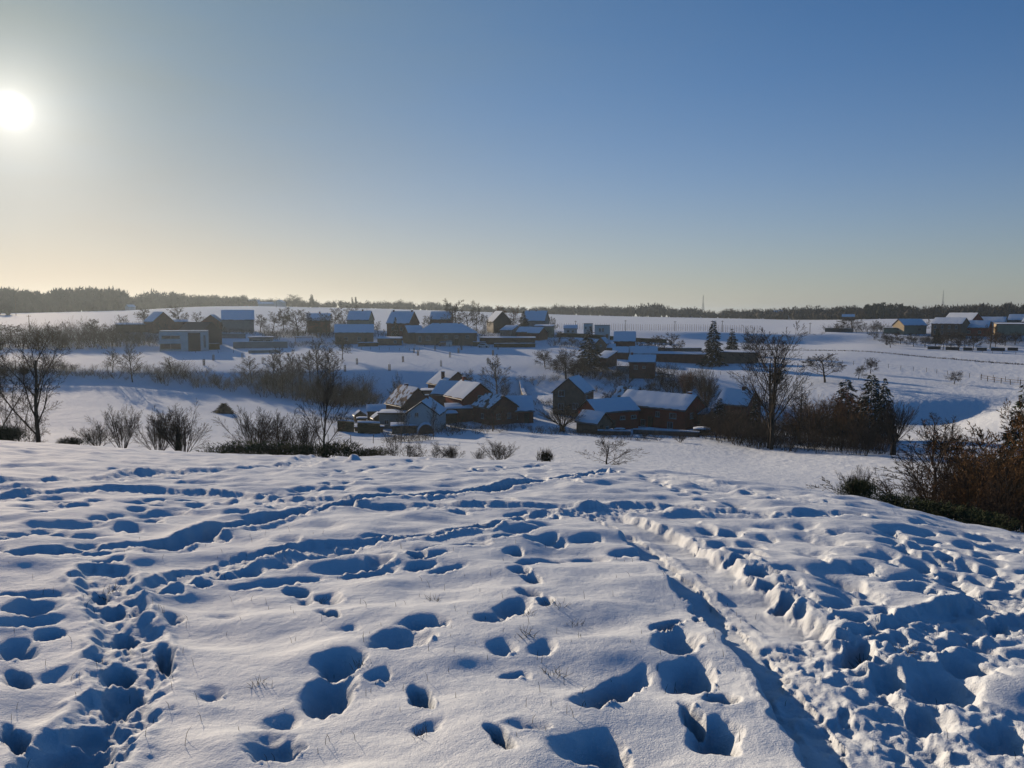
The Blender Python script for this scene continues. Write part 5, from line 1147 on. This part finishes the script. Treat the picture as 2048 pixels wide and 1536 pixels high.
# ------------------------------------------------------------------ bank below the terrace
N = 'bare trees on the bank'
for kind, px, top, d, w, sd, lb in (('slim', 228, 697, 222, 36, 21, 'slender pale tree on the bank, left of the pair below the modern house'), ('slim', 267, 690, 215, 44, 22, 'leaning slender tree on the bank with its foot in blue shade'), ('slim', 345, 712, 221, 36, 23, 'short twiggy tree on the bank below the modern white house'), ('tangle', 140, 722, 224, 46, 4, 'spiky shrub tree on the left bank'),
                                    ('slim', 505, 712, 218, 44, 21, 'slender bare tree on the bank left of the dense group'), ('slim', 547, 700, 214, 40, 22, 'first tall tree of the dense group on the bank'), ('slim', 566, 692, 211, 46, 23, 'second tall tree of the dense group on the bank'), ('slim', 585, 698, 213, 40, 21, 'third tall tree of the dense group on the bank'),
                                    ('slim', 601, 706, 209, 34, 22, 'fourth tree of the dense group, with a straight dark stem'), ('slim', 662, 690, 216, 44, 23, 'tall thin tree on the bank right of the dense group'), ('round', 686, 672, 238, 40, 12, 'straight trunked tree casting a shadow on the terrace meadow'), ('slim', 640, 676, 211, 60, 22, 'tallest bare tree of the bank, right in the dense group'), ('slim', 622, 700, 217, 40, 21, 'dark bare tree next to the tallest of the bank'),
                                    ('orchard', 934, 735, 205, 38, 31, 'dense rounded tree behind the hindmost hamlet house'), ('slim', 995, 708, 203, 48, 21, 'tall vase shaped bare tree right of the hindmost hamlet house'), ('bush', 1008, 760, 200, 32, 5, 'shrub at the foot of the vase shaped tree'), ('tangle', 970, 762, 200, 26, 4, 'small pale shrub left of the vase shaped tree'),
                                    ('tangle', 795, 740, 208, 26, 4, 'round topped tree on the shaded bank above the sunlit cottage'), ('slim', 790, 760, 190, 30, 23, 'thin whippy saplings behind the streaky roof')):
    tree(kind, px, top, d=d - (9 if px < 1150 and d < 225 else 0), width=w, seed=sd, label=lb, group=N)
tree('orchard', 1090, 698, 735, width=36, seed=32, label='old orchard tree alone on the sunny terrace edge', group='orchard trees of the terrace')
tree('orchard', 1132, 692, 758, width=62, seed=33, label='largest old orchard tree above the tall brown house', group='orchard trees of the terrace')
conifer(1178, 656, d=226, width=56, seed=7, slim=0.3, sparse=0.25, label='broad dark pine with snowy boughs above the tall brown house')
scrub('scrub', 'dark scrub along the left bank', 'scrub', belt(-60, 130, 209, 213, 34, 3.4, 4.5, 7, 12) + belt(120, 330, 212, 211, 34, 2.2, 3.2, 8, 8) + belt(310, 530, 210, 206, 46, 3.2, 4.2, 9, 10), LIGHT, 'twig')
scrub('thicket', 'dense dark thicket below the tall trees of the bank', 'scrub', belt(525, 740, 205, 196, 74, 4.8, 5.0, 10, 16, 0.3) + belt(620, 760, 192, 188, 28, 3.6, 5.0, 11, 10), LIGHT, 'twig')
scrub('scrub', 'garden scrub on the bank round the two storey brick house', 'scrub', belt(1120, 1260, 222, 216, 38, 3.0, 4.2, 13, 22) + belt(1300, 1420, 210, 205, 34, 4.0, 5.0, 14, 24) + belt(1180, 1330, 200, 196, 16, 2.2, 3.4, 15, 10) + belt(1000, 1120, 208, 206, 14, 1.6, 3.0, 16, 6), LIGHT, 'twig')
for kind, px, top, d, w, sd, lb in (('orchard', 1160, 712, 222, 40, 31, 'dark garden tree left of the broad dark pine'), ('round', 1205, 722, 214, 36, 12, 'bare garden tree right of the broad dark pine'), ('orchard', 1232, 738, 208, 30, 32, 'low garden tree left of the two storey brick house'), ('round', 1322, 742, 206, 40, 13, 'bare tree right of the two storey brick house'), ('orchard', 1300, 764, 198, 34, 33, 'low dark tree under the two storey brick house'),
                                    ('slim', 1345, 748, 200, 30, 22, 'slim bare tree left of the copper red willow'), ('round', 1395, 752, 184, 40, 11, 'bare tree between the copper and the dark willow'), ('orchard', 1112, 715, 224, 34, 33, 'orchard tree between the lone and the largest one'), ('orchard', 1146, 736, 214, 36, 31, 'low orchard tree below the largest one')):
    tree(kind, px, top, d=d, width=w, seed=sd, label=lb, group='garden trees on the bank')
tree('pollard', 1372, 735, d=190, width=46, seed=41, twig='twig_red', bark='bark', label='copper red bushy willow above the red farmhouse', group='willows')
tree('pollard', 1412, 738, d=176, width=58, seed=42, label='dark pollard willow with fanned shoots right of the copper one', group='willows')
tree('bush', 1222, 778, d=176, width=34, seed=6, label='round clipped bare shrub behind the brick wing of the farm', group='shrubs about the farm')
tree('slim', 1238, 756, d=186, width=20, seed=22, label='small twin stemmed tree on the snowy slope behind the farm', group='shrubs about the farm')
tree('pollard', 1125, 800, d=138, width=74, seed=43, label='fan shaped pollard before the tall brown house', group='willows')
tree('bush', 1290, 862, d=128, width=22, seed=5, label='small snowy shrub below the long terrace wall', group='shrubs about the farm')
tree('bush', 1362, 866, d=122, width=22, seed=6, label='low sprig of shrub on the snow below the red farmhouse', group='shrubs about the farm')
tree('spread', 985, 806, d=134, width=70, seed=51, label='dark spreading tree before the patchy roofed cottage', group='shrubs about the hamlet')
tree('tangle', 912, 826, d=136, width=44, seed=4, label='small dark fruit tree right of the white gable house', group='shrubs about the hamlet')
tree('slim', 801, 790, d=120, width=20, seed=22, label='left thin sapling in front of the garage', group='saplings before the white house')
tree('slim', 812, 800, d=121, width=16, seed=23, label='middle thin sapling in front of the white gable house', group='saplings before the white house')
tree('slim', 866, 796, d=122, width=20, seed=21, label='right thin sapling in front of the white gable house', group='saplings before the white house')
scrub('scrub', 'low dark scrub along the lane below the hamlet', 'scrub', belt(770, 860, 118, 120, 16, 1.8, 2.8, 17, 4) + belt(1060, 1200, 131, 131, 16, 1.3, 2.2, 18, 4) + belt(1190, 1320, 126, 122, 18, 0.8, 1.8, 19, 3) + belt(870, 1000, 128, 131, 8, 1.2, 2.2, 20, 4), LIGHT, 'twig')
scrub('scrub', 'dark garden shrubs between the hamlet houses', 'scrub', belt(660, 800, 158, 156, 26, 1.6, 2.6, 41, 10) + belt(870, 1060, 139, 140, 26, 1.4, 2.4, 42, 6) + belt(1060, 1180, 178, 176, 16, 1.4, 2.6, 43, 6) + belt(940, 1050, 180, 182, 16, 2.0, 3.0, 44, 10), LIGHT, 'twig')
scrub('scrub', 'tangled scrub round the red farm and its terrace', 'scrub', belt(1150, 1420, 131, 129, 30, 1.0, 2.0, 45, 3) + belt(1240, 1420, 170, 160, 26, 3.0, 3.6, 46, 8) + belt(1400, 1470, 140, 136, 16, 3.6, 3.4, 47, 8), LIGHT, 'twig')
# ------------------------------------------------------------------ right half
conifer(1424, 641, d=243, width=42, seed=8, slim=0.24, sparse=0.2, label='tall spruce standing before the long low barn')
conifer(1461, 657, d=282, width=28, seed=9, slim=0.24, sparse=0.3, label='shorter thin spruce right of the tall spruce')
tree('orchard', 1502, 660, d=275, width=44, seed=31, label='dark round tree at the right end of the long low barn', group=K)
gt = tree('twin', 1540, 638, 898, width=158, seed=61, label='great double trunked bare tree with a dark mistletoe ball', dmin=90)
tree('round', 1650, 706, 765, width=56, seed=13, label='well shaped bare tree alone on the right pasture', group='trees of the right pasture', dmin=120)
for px, top, py, w, sd, lb in ((1717, 729, 758, 22, 31, 'small upright orchard tree on the right pasture'), (1741, 714, 747, 28, 32, 'crooked orchard tree on the right pasture'), (1908, 739, 768, 28, 33, 'leaning orchard tree by the post and wire fence'), (1620, 712, 728, 18, 31, 'tiny orchard tree left of the well shaped bare tree')):
    tree('orchard', px, top, py, width=w, seed=sd, label=lb, group='trees of the right pasture', dmin=150)
OR = [(1748, 662, 679), (1773, 664, 690), (1781, 668, 695), (1796, 662, 680), (1801, 672, 688), (1822, 664, 684), (1827, 672, 693), (1850, 668, 694), (1870, 666, 694), (1886, 664, 700), (1902, 662, 694), (1918, 660, 702), (1930, 662, 698), (1946, 664, 700), (1990, 660, 694), (2010, 664, 692), (2030, 662, 690)]
for i, (px, top, py) in enumerate(OR):
    tree('orchard', px, top, py, width=24, seed=31 + i % 3, label='%s young orchard tree, counted from the left, below the right hamlet' % ['first', 'second', 'third', 'fourth', 'fifth', 'sixth', 'seventh', 'eighth', 'ninth', 'tenth', 'eleventh', 'twelfth', 'thirteenth', 'fourteenth', 'fifteenth', 'sixteenth', 'last'][i], group='orchard below the right hamlet', dmin=300)
tree('round', 1974, 648, d=345, width=40, seed=12, twig='twig_ochre', label='rusty brown round tree before the low brick house on the right', group=K)
conifer(1868, 655, d=360, width=14, seed=3, label='small dark conifer under the large brick house', snow=False)
for px, top, d, w, sd, lb in ((1700, 634, 405, 34, 13, 'dense bare tree above the dark retaining wall'), (1668, 646, 400, 26, 11, 'bare tree at the left end of the dark retaining wall'), (1716, 614, 560, 18, 12, 'tall bare tree left of the conifer wood'), (1748, 640, 400, 24, 12, 'dark bare tree left of the cream gabled house'), (1838, 640, 400, 22, 11, 'bare tree right of the cream gabled house'), (1850, 614, 560, 26, 13, 'brown tree group top behind the right hamlet'), (1895, 622, 470, 26, 13, 'dark tree rising behind the tall blue roofed house')):
    tree('round', px, top, d=d, width=w, seed=sd, label=lb, group=K)
scrub('scrub', 'garden scrub along the right hamlet', 'scrub', belt(1650, 1780, 402, 400, 20, 4, 6, 21, 14) + belt(1830, 2060, 366, 364, 34, 3.4, 5, 22, 14) + belt(1540, 1650, 378, 380, 10, 1.2, 3, 23, 4), LIGHT, 'twig')
# thickets behind the great tree
scrub('thicket', 'brown thicket right of the great double trunked tree', 'scrub', belt(1590, 1740, 130, 126, 30, 6.0, 5.0, 24, 14, 0.4), LIGHT, 'twig_ochre')
scrub('thicket', 'dim thicket between the red farmhouse and the great tree', 'scrub', belt(1440, 1600, 140, 132, 40, 4.5, 4.5, 25, 16) + belt(1600, 1770, 124, 120, 26, 4.6, 4.0, 28, 10), LIGHT, 'twig')
scrub('thicket', 'dark thicket at the foot of the great double trunked tree', 'scrub', belt(1430, 1560, 128, 120, 34, 3.6, 3.6, 26, 10) + belt(1560, 1790, 116, 112, 40, 2.2, 2.6, 27, 8) + belt(1400, 1480, 150, 142, 16, 5.0, 4.0, 30, 10), LIGHT, 'twig')
Q = 'trees of the lane thicket'
conifer(1440, 796, d=144, width=40, seed=2, slim=0.3, label='dark snowy conifer right of the red farmhouse', group=Q)
conifer(1742, 748, d=136, width=62, seed=7, slim=0.3, sparse=0.15, blunt=0.5, label='taller of the two dark conifers in the right thicket', group=Q)
conifer(1770, 756, d=134, width=42, seed=8, slim=0.3, sparse=0.1, blunt=0.65, label='shorter dark conifer at the edge of the right thicket', group=Q)
conifer(1692, 758, d=140, width=60, seed=9, slim=0.3, sparse=0.2, blunt=0.45, label='dark conifer half hidden in the brown thicket', group=Q)
conifer(1511, 788, d=138, width=30, seed=3, slim=0.28, label='small conifer just left of the great tree trunks', group=Q)
tree('slim', 1600, 768, d=126, width=60, seed=22, label='thin bare tree right of the great tree, over the brown thicket', group=Q)
tree('spread', 1635, 780, d=130, width=80, seed=52, twig='twig_ochre', label='broad rusty tree in the middle of the brown thicket', group=Q)
tree('spread', 1705, 770, d=128, width=80, seed=51, twig='twig_red', label='broad reddish tree beside the taller dark conifers', group=Q)
tree('pollard', 1786, 796, 910, width=78, seed=41, label='vase shaped grey shrub tree right of the conifers', group=Q, dmin=90)
tree('bush', 1732, 850, 912, width=40, seed=5, label='low bare bush left of the vase shaped shrub tree', group=Q, dmin=90)
tree('slim', 1872, 822, d=96, width=64, seed=23, label='leaning bare tree over the lower right field', group=Q)
tree('slim', 1905, 830, d=92, width=44, seed=21, label='thin companion of the leaning bare tree', group=Q)
# ------------------------------------------------------------------ along the brow, left
M = 'trees and shrubs along the brow'
tree('ash', 72, 642, d=62, width=150, seed=71, label='tall bare tree on the left brow with a crow nest', group=M)
tree('ash', 2, 668, d=66, width=110, seed=72, label='bare tree cut by the left edge', group=M)
for kind, px, top, d, w, sd, lb in (('bush', 240, 803, 46, 86, 5, 'fine twigged multi stemmed shrub on the brow, second from the left edge'), ('bush', 190, 842, 44, 60, 6, 'low brown shrub left of the fine twigged one'), ('bush', 362, 796, 44, 96, 7, 'many stemmed tree with an ivy covered stem on the brow'), ('bush', 312, 806, 46, 80, 8, 'open shrub between the fine twigged and the ivy covered stems'),
                                    ('bush', 510, 806, 42, 110, 5, 'widest many stemmed shrub on the brow'), ('bush', 560, 815, 43, 80, 6, 'thin upright shrub right of the widest one'), ('bush', 605, 812, 42, 60, 7, 'sparse tall shrub left of the brow tree'), ('ash', 641, 700, 56, 96, 73, 'slender bare tree rising from the brow before the hamlet gardens'),
                                    ('tangle', 800, 862, 38, 84, 4, 'arching bramble bush on the brow below the white house'), ('tangle', 858, 876, 36, 90, 9, 'low wide bramble bush right of the arching one'), ('bush', 905, 884, 34, 44, 7, 'small upright shrub at the end of the brambles'), ('bush', 1000, 872, 34, 64, 8, 'lone vase shaped shrub on the middle brow'), ('bush', 958, 896, 33, 30, 5, 'tiny shrub left of the lone vase shaped one'),
                                    ('spread', 1213, 874, 31, 118, 53, 'small spreading tree with bare crown on the middle brow'), ('tangle', 40, 780, 60, 110, 4, 'twiggy undergrowth beneath the tall left tree')):
    tree(kind, px, top, d=d, width=w, seed=sd, label=lb, group=M, name='bare_tree' if kind in ('ash', 'spread') else 'bare_shrub', cat='tree' if kind in ('ash', 'spread') else 'shrub')
evergreen(20, 840, d=42, width=90, seed=1, mat='ivy', label='black green evergreen bush at the left edge', group=M)
evergreen(142, 868, d=40, width=70, seed=2, mat='ivy', label='low dark evergreen bush right of the tall left tree', group=M)
evergreen(356, 846, d=44, width=24, seed=3, mat='ivy', label='ivy climbing the stem of the many stemmed tree', group=M, name='ivy')
for px, top, d, w, lb in ((470, 884, 34, 170, 'left stretch of dark green broom along the brow'), (560, 880, 33, 150, 'middle stretch of dark green broom along the brow'), (650, 876, 32, 150, 'right stretch of dark green broom along the brow, under the slender tree'), (730, 892, 31, 100, 'last low tuft of broom before the hamlet view')):
    evergreen(px, top, d=d, width=w, seed=4, upright=0.8, label=lb, group=M, name='broom', n=3200)
evergreen(1090, 896, d=29, width=40, seed=5, upright=0.85, label='single tuft of rushes on the middle brow', name='rush_tuft', n=700, l=0.35, w=0.03, mat='dry_grass')
# ------------------------------------------------------------------ right foreground thicket
T = 'thicket on the right slope'
for kind, px, top, d, w, sd, tw, lb in (('spread', 1880, 850, 27, 250, 51, 'twig', 'wide low tree with spreading branches at the left of the right thicket'), ('spread', 1985, 800, 29, 240, 52, 'twig_ochre', 'rusty spreading tree in the middle of the right thicket'), ('spread', 2060, 790, 26, 240, 53, 'twig_ochre', 'tall rusty tree cut by the right edge'), ('bush', 1930, 850, 31, 180, 7, 'twig_ochre', 'upright rusty shrub behind the wide low tree'),
                                        ('bush', 2020, 860, 23.5, 190, 8, 'twig_ochre', 'dense brown shrub in front at the right edge'), ('tangle', 1950, 930, 23.5, 170, 4, 'twig', 'dark tangled shrub low in the right thicket'), ('bush', 1720, 928, 25, 70, 5, 'twig', 'bare twigs sprouting above the first green broom bush'), ('tangle', 2060, 930, 20.5, 150, 9, 'twig', 'tangled shrub at the lower right edge')):
    tree(kind, px, top, d=d, width=w, seed=sd, twig=tw, label=lb, group=T, name='bare_tree' if kind == 'spread' else 'bare_shrub', cat='tree' if kind == 'spread' else 'shrub')
for kind, px, top, d, w, sd, tw, lb in (('tangle', 1850, 915, 22, 150, 9, 'twig', 'low dark shrub at the left of the right thicket'), ('bush', 1905, 880, 24, 120, 6, 'twig', 'dark upright shrub inside the right thicket'), ('tangle', 1985, 870, 22, 200, 4, 'twig_ochre', 'rusty tangled shrub filling the right thicket'), ('bush', 2055, 850, 30, 160, 5, 'twig', 'tall dark shrub behind the right edge')):
    tree(kind, px, top, d=d, width=w, seed=sd, twig=tw, label=lb, group=T, name='bare_shrub', cat='shrub')
conifer(2052, 765, d=44, width=130, seed=8, slim=0.34, sparse=0.15, label='snow dusted pine cut by the right edge', group=T)
for px, top, d, w, sd, lb in ((1722, 952, 19.6, 100, 6, 'roundest green broom bush at the left end of the right thicket'), (1800, 992, 18.8, 130, 7, 'low green broom between the round bush and the long bank'), (1880, 1002, 18.3, 170, 6, 'long bank of green broom under the wide low tree'), (1975, 1028, 17.8, 150, 7, 'last green broom before the right edge')):
    evergreen(px, top, d=d, width=w, seed=sd, upright=0.75, label=lb, group=T, name='broom', n=3000)
# ------------------------------------------------------------------ smaller things
# crow nest in the tall left tree and mistletoe in the great tree
def ball(name, px, py, d, r, mat, label, cat):
    az, t = pix(px, py); rng = np.random.RandomState(int(px)); n = 700
    q = rng.normal(0, 1, (n, 3)); q /= np.linalg.norm(q, axis=1, keepdims=True); C = q * (rng.rand(n, 1) ** 0.5) * r * 0.8
    V_, F_ = blades(rng, C, unit(q) if False else q, rng.uniform(0.2, 0.5, n) * r, rng.uniform(0.05, 0.12, n) * r)
    o = link(name, mesh(name, V_, F_, mat), None, (d * math.sin(az), d * math.cos(az), -t * d)); return tag(o, label, cat)
ball('crow_nest', 48, 742, 61.8, 0.34, 'twig', 'dark round crow nest in the tall left tree', 'nest')
gd = dist(gt.location)
ball('mistletoe', 1553, 754, gd - 0.3, 1.1, 'ivy', 'dark mistletoe ball hanging in the great double trunked tree', 'mistletoe')
# brushwood heap
p_ = at(448, 826, 100); root = empty('brushwood_heap', p_, 0.2, 'dark conical heap of brushwood on the left valley meadow', 'heap')
rng = np.random.RandomState(5); n = 900; f_ = rng.rand(n); az_ = rng.uniform(0, 6.28, n); rr = (1 - f_) * metres(23, p_) * rng.rand(n) ** 0.3
C_ = np.stack([rr * np.cos(az_), rr * np.sin(az_) * 0.8, f_ * metres(21, p_) * 0.9], 1); D_ = np.stack([np.cos(az_ + 1.2), np.sin(az_ + 1.2), rng.uniform(-0.3, 0.5, n)], 1); D_ /= np.linalg.norm(D_, axis=1, keepdims=True)
link('branches', mesh('branches', *blades(rng, C_, D_, rng.uniform(0.3, 1.0, n), rng.uniform(0.06, 0.16, n)), 'twig'), root)
rc = metres(21, p_); MB().add([(rc * math.cos(i * math.pi / 5), rc * 0.8 * math.sin(i * math.pi / 5), -0.2) for i in range(10)] + [(0, 0, metres(17, p_))], [(i, (i + 1) % 10, 10) for i in range(10)]).build('core', 'twig', root)
# tree guards on the terrace meadow
gm = MB(); [gm.box(x - 0.045, x + 0.045, y - 0.045, y + 0.045, -0.2, 1.7) for x in (-0.2, 0.2) for y in (-0.2, 0.2)]
for z in (0.4, 1.0, 1.6): gm.box(-0.2, 0.2, -0.25, -0.2, z, z + 0.08); gm.box(-0.2, 0.2, 0.2, 0.25, z, z + 0.08)
GUARD = mesh('guard', gm.v, gm.f, 'weathered_timber'); SAP = mesh('sapling', *tubes([(np.array([[0, 0, -.1], [0.02, 0, 1.2], [0.05, 0.02, 2.4]]), np.array([0.04, 0.03, 0.01]))], 5), 'bark')
for px, py, wh in ((408, 731, 'nearest below the modern white box house'), (427, 721, 'second below the modern white box house'), (485, 718, 'beside the fence below the flat pavilion'), (526, 727, 'below the lower retaining wall'), (690, 743, 'at the foot of the straight trunked tree'), (714, 729, 'right of the straight trunked tree'), (779, 741, 'on the bank edge above the long garden shed'), (806, 724, 'below the left meadow fence'),
                   (828, 706, 'upper of two at the fence corner'), (836, 711, 'lower of two at the fence corner'), (870, 701, 'nearest to the hipped farmhouse'), (882, 733, 'alone low in the middle of the meadow'), (900, 715, 'in the middle of the meadow'), (917, 706, 'left of two close together in the upper meadow'), (923, 700, 'right of two close together in the upper meadow'),
                   (966, 750, 'lowest, behind the dense rounded tree'), (976, 727, 'left of the vase shaped bare tree'), (986, 711, 'above the vase shaped bare tree'), (996, 699, 'rightmost, near the long low hedge')):
    p_ = at(px, py, 150); root = empty('tree_guard', p_, px % 3, 'guarded young tree on the terrace meadow, ' + wh, 'tree guard', 'guarded young trees on the terrace meadow')
    link('guard', GUARD, root); link('sapling', SAP, root)
# fences
fence([(395, 270), (440, 268), (500, 270)], 4.2, 1.1, 'post and wire fence below the modern white box house')
fence([(690, 272), (760, 268), (840, 266)], 3.0, 1.1, 'post and wire fence across the left of the terrace meadow')
fence([(812, 276), (850, 282), (900, 281), (985, 281)], 3.2, 1.1, 'post and wire fence before the hipped farmhouse')
fence([(655, 113), (700, 115), (745, 116), (790, 116)], 2.6, 1.2, 'post and wire fence along the lane below the clipped hedges')
fence([(1390, 225), (1420, 222), (1460, 222), (1480, 218)], 2.6, 1.1, 'short fence under the pollard willows')
fence([(1600, 262), (1660, 252), (1750, 246), (1850, 238), (1960, 226), (2060, 218)], 3.2, 1.15, 'long post and wire fence crossing the right pasture')
fence([(1960, 222), (2000, 216), (2100, 208)], 2.2, 1.3, 'stout rail fence at the right end of the pasture', 2, 0.09, rail_r=0.05)
fence([(1940, 330), (2000, 322), (2080, 318)], 4.0, 1.1, 'thin fence on the shaded field at the right edge')
fence([(1480, 196), (1560, 190), (1490, 186)], 3.0, 1.1, 'paddock fence behind the great tree')
# ditch bank with dead grass that crosses the right pasture
sp = []
for i in range(260):
    f = i / 259; px = 1480 + 620 * f; d = np.interp(px, [1480, 1650, 1800, 2100], [322, 316, 300, 272]); p_ = at_d(px, d + random.Random(i).uniform(-0.5, 0.5)); sp.append((p_[0], p_[1], p_[2], random.Random(i).uniform(0.3, 0.9), 1.8))
rng = np.random.RandomState(8); CC, DD = [], []
for x, y, z, h, w in sp:
    for k in range(10): CC.append((x + rng.normal(0, w * 0.5), y + rng.normal(0, 0.3), z - 0.05)); DD.append((rng.normal(0, 0.35), rng.normal(0, 0.35), 1))
CC = np.array(CC); DD = np.array(DD); DD /= np.linalg.norm(DD, axis=1, keepdims=True)
tag(link('ditch_grass', mesh('ditch_grass', *blades(rng, CC, DD, rng.uniform(0.2, 0.6, len(CC)), rng.uniform(0.08, 0.22, len(CC))), 'timber')), 'dark line of dead grass along a ditch across the right pasture', None, None, 'stuff')
# vineyard rows on the plateau
vr = empty('vineyard', at_d(1300, 400), 0, 'vineyard rows of bare posts on the plateau field', 'vineyard'); o0 = vr.location.copy()
for k in range(13):
    m = MB(); d = 384 + k * 5.2
    for i in range(46):
        px = 1110 + 400 * i / 45 + (k % 2) * 4
        p_ = at_d(px, d) - o0; m.tube(p_ - Vector((0, 0, 0.3)), p_ + Vector((0, 0, 1.5)), 0.09, 0.07, 4)
    a0, a1 = at_d(1110, d) - o0, at_d(1510, d) - o0
    m.build('row', 'twig_ochre', vr)
# pylons and poles
pylon(1402, 590, 1290, 'lattice power pylon on the skyline, left one')
pylon(1876, 581, 1330, 'lattice power pylon on the skyline, right one behind the wood')
for px, top, d, lb in ((42, 590, 560, 'tall thin pole before the broad left wood'), (67, 630, 330, 'pole rising from the left scrub belt'), (1150, 641, 372, 'utility pole left of the white modern cubes'), (1249, 640, 378, 'utility pole right of the white modern cubes'), (1347, 642, 380, 'utility pole at the lower edge of the vineyard'), (1441, 641, 385, 'utility pole behind the tall spruce'), (1615, 645, 380, 'utility pole on the shaded bank left of the right hamlet'), (737, 605, 700, 'utility pole on the field behind the upper village'), (558, 594, 800, 'short pole on the left skyline')):
    pole(px, top, d, lb)
# low snow bank of the lane before the farm
# ------------------------------------------------------------------ grass in the foreground
def zs(x, y): return ground(math.atan2(x, y), math.hypot(x, y), Z)
rng = np.random.RandomState(3); TUFT = []
for v_ in range(3):
    n = 22; C = np.stack([rng.normal(0, 0.035, n), rng.normal(0, 0.03, n), np.full(n, -0.03)], 1)
    D = np.stack([rng.normal(0.1, 0.45, n), rng.normal(0, 0.4, n), rng.uniform(0.5, 1.2, n)], 1); L = rng.uniform(0.02, 0.085, n); lines = []
    for c, dd, l in zip(C, D, L):
        dd = dd / np.linalg.norm(dd); e = c + dd * (l + 0.03); bend = np.array([dd[0] * 0.5, dd[1] * 0.5, -0.3]) * l * rng.uniform(0, 0.9)
        lines.append((np.array([c, (c + e) / 2, e + bend * 0.6]), np.array([0.0022, 0.0018, 0.0006])))
    TUFT.append(mesh('blades', *tubes(lines, 3), 'dry_grass'))
for i, (px, py, s_, lb) in enumerate(((1052, 1282, 1.2, 'largest dry grass tuft poking through the snow in the middle'), (1104, 1342, 1.1, 'second dry grass tuft below the largest one'), (1115, 1222, 1.0, 'grass tuft on the rim of the middle footprints'), (1060, 1235, 0.9, 'grass tuft beside the upper middle footprints'), (868, 1196, 1.0, 'thin grass tuft left of the middle footprints'), (725, 1330, 0.8, 'short grass tuft right of the twin left footprints'),
                                           (520, 1362, 0.9, 'upright grass tuft on smooth snow at the left'), (845, 1470, 0.9, 'grass tuft near the bottom middle'), (215, 1175, 1.3, 'dark grass laid bare in the deep left path'), (1730, 1290, 1.6, 'dark grass laid bare in the ploughed snow on the right'), (640, 1180, 0.8, 'grass tuft below the walked strip'), (1150, 1245, 0.8, 'small grass tuft right of the upper footprints'), (1815, 1300, 1.2, 'grass blades in a hole of the ploughed snow'))):
    p_ = at(px, py); root = empty('grass_tuft', (p_[0], p_[1], zs(p_[0], p_[1])), px, lb, 'grass', 'grass tufts in the snow'); root.scale = (s_ * 0.8,) * 3
    link('blades', TUFT[i % 3], root)
lines = []
for k in range(300):
    px, py = rng.uniform(-20, 2070), 1536 - 470 * rng.rand() ** 0.8
    if px > 1480 and rng.rand() < 0.8: continue
    p_ = at(px, py); x, y = p_[0], p_[1]; z = zs(x, y); l = rng.uniform(0.015, 0.06); dx, dy = rng.normal(0, 0.3, 2) * l
    lines.append((np.array([[x, y, z - 0.03], [x + dx * 0.45, y + dy * 0.45, z + l * 0.55], [x + dx * 1.1, y + dy * 1.1, z + l]]), np.array([0.0016, 0.0013, 0.0005])))
tag(link('dry_grass', mesh('dry_grass', *tubes(lines, 3), 'dry_grass')), 'single dry grass blades scattered over the near snow', None, None, 'stuff')
# ------------------------------------------------------------------ winter haze: one closed box of even air
def build_haze():
    zlo = float(Z[:, :].min()) - 1.0 if False else -75.0
    x0, x1, y0, y1, z0, z1 = -7300, 7300, -7300, 7300, float(Z.min()) - 1.0, 42.0
    v = [(x, y, z) for z in (z0, z1) for x, y in ((x0, y0), (x1, y0), (x1, y1), (x0, y1))]
    f = [(0, 3, 2, 1), (4, 5, 6, 7), (0, 1, 5, 4), (1, 2, 6, 5), (2, 3, 7, 6), (3, 0, 4, 7)]
    me = bpy.data.meshes.new('haze'); me.from_pydata(v, [], f)
    o = bpy.data.objects.new('haze', me); COL.objects.link(o); o['kind'] = 'stuff'; o['label'] = 'thin pale winter haze filling the valley air'
    m = bpy.data.materials.new('haze'); m.use_nodes = True
    n, l = m.node_tree.nodes, m.node_tree.links
    n.remove(n['Principled BSDF'])
    pv = n.new('ShaderNodeVolumePrincipled'); pv.inputs['Color'].default_value = (0.66, 0.80, 0.92, 1)
    pv.inputs['Density'].default_value = HAZE_DENSITY; pv.inputs['Anisotropy'].default_value = 0.5
    l.new(pv.outputs[0], n['Material Output'].inputs['Volume'])
    me.materials.append(m)
HAZE_DENSITY = 0.00018
build_haze()
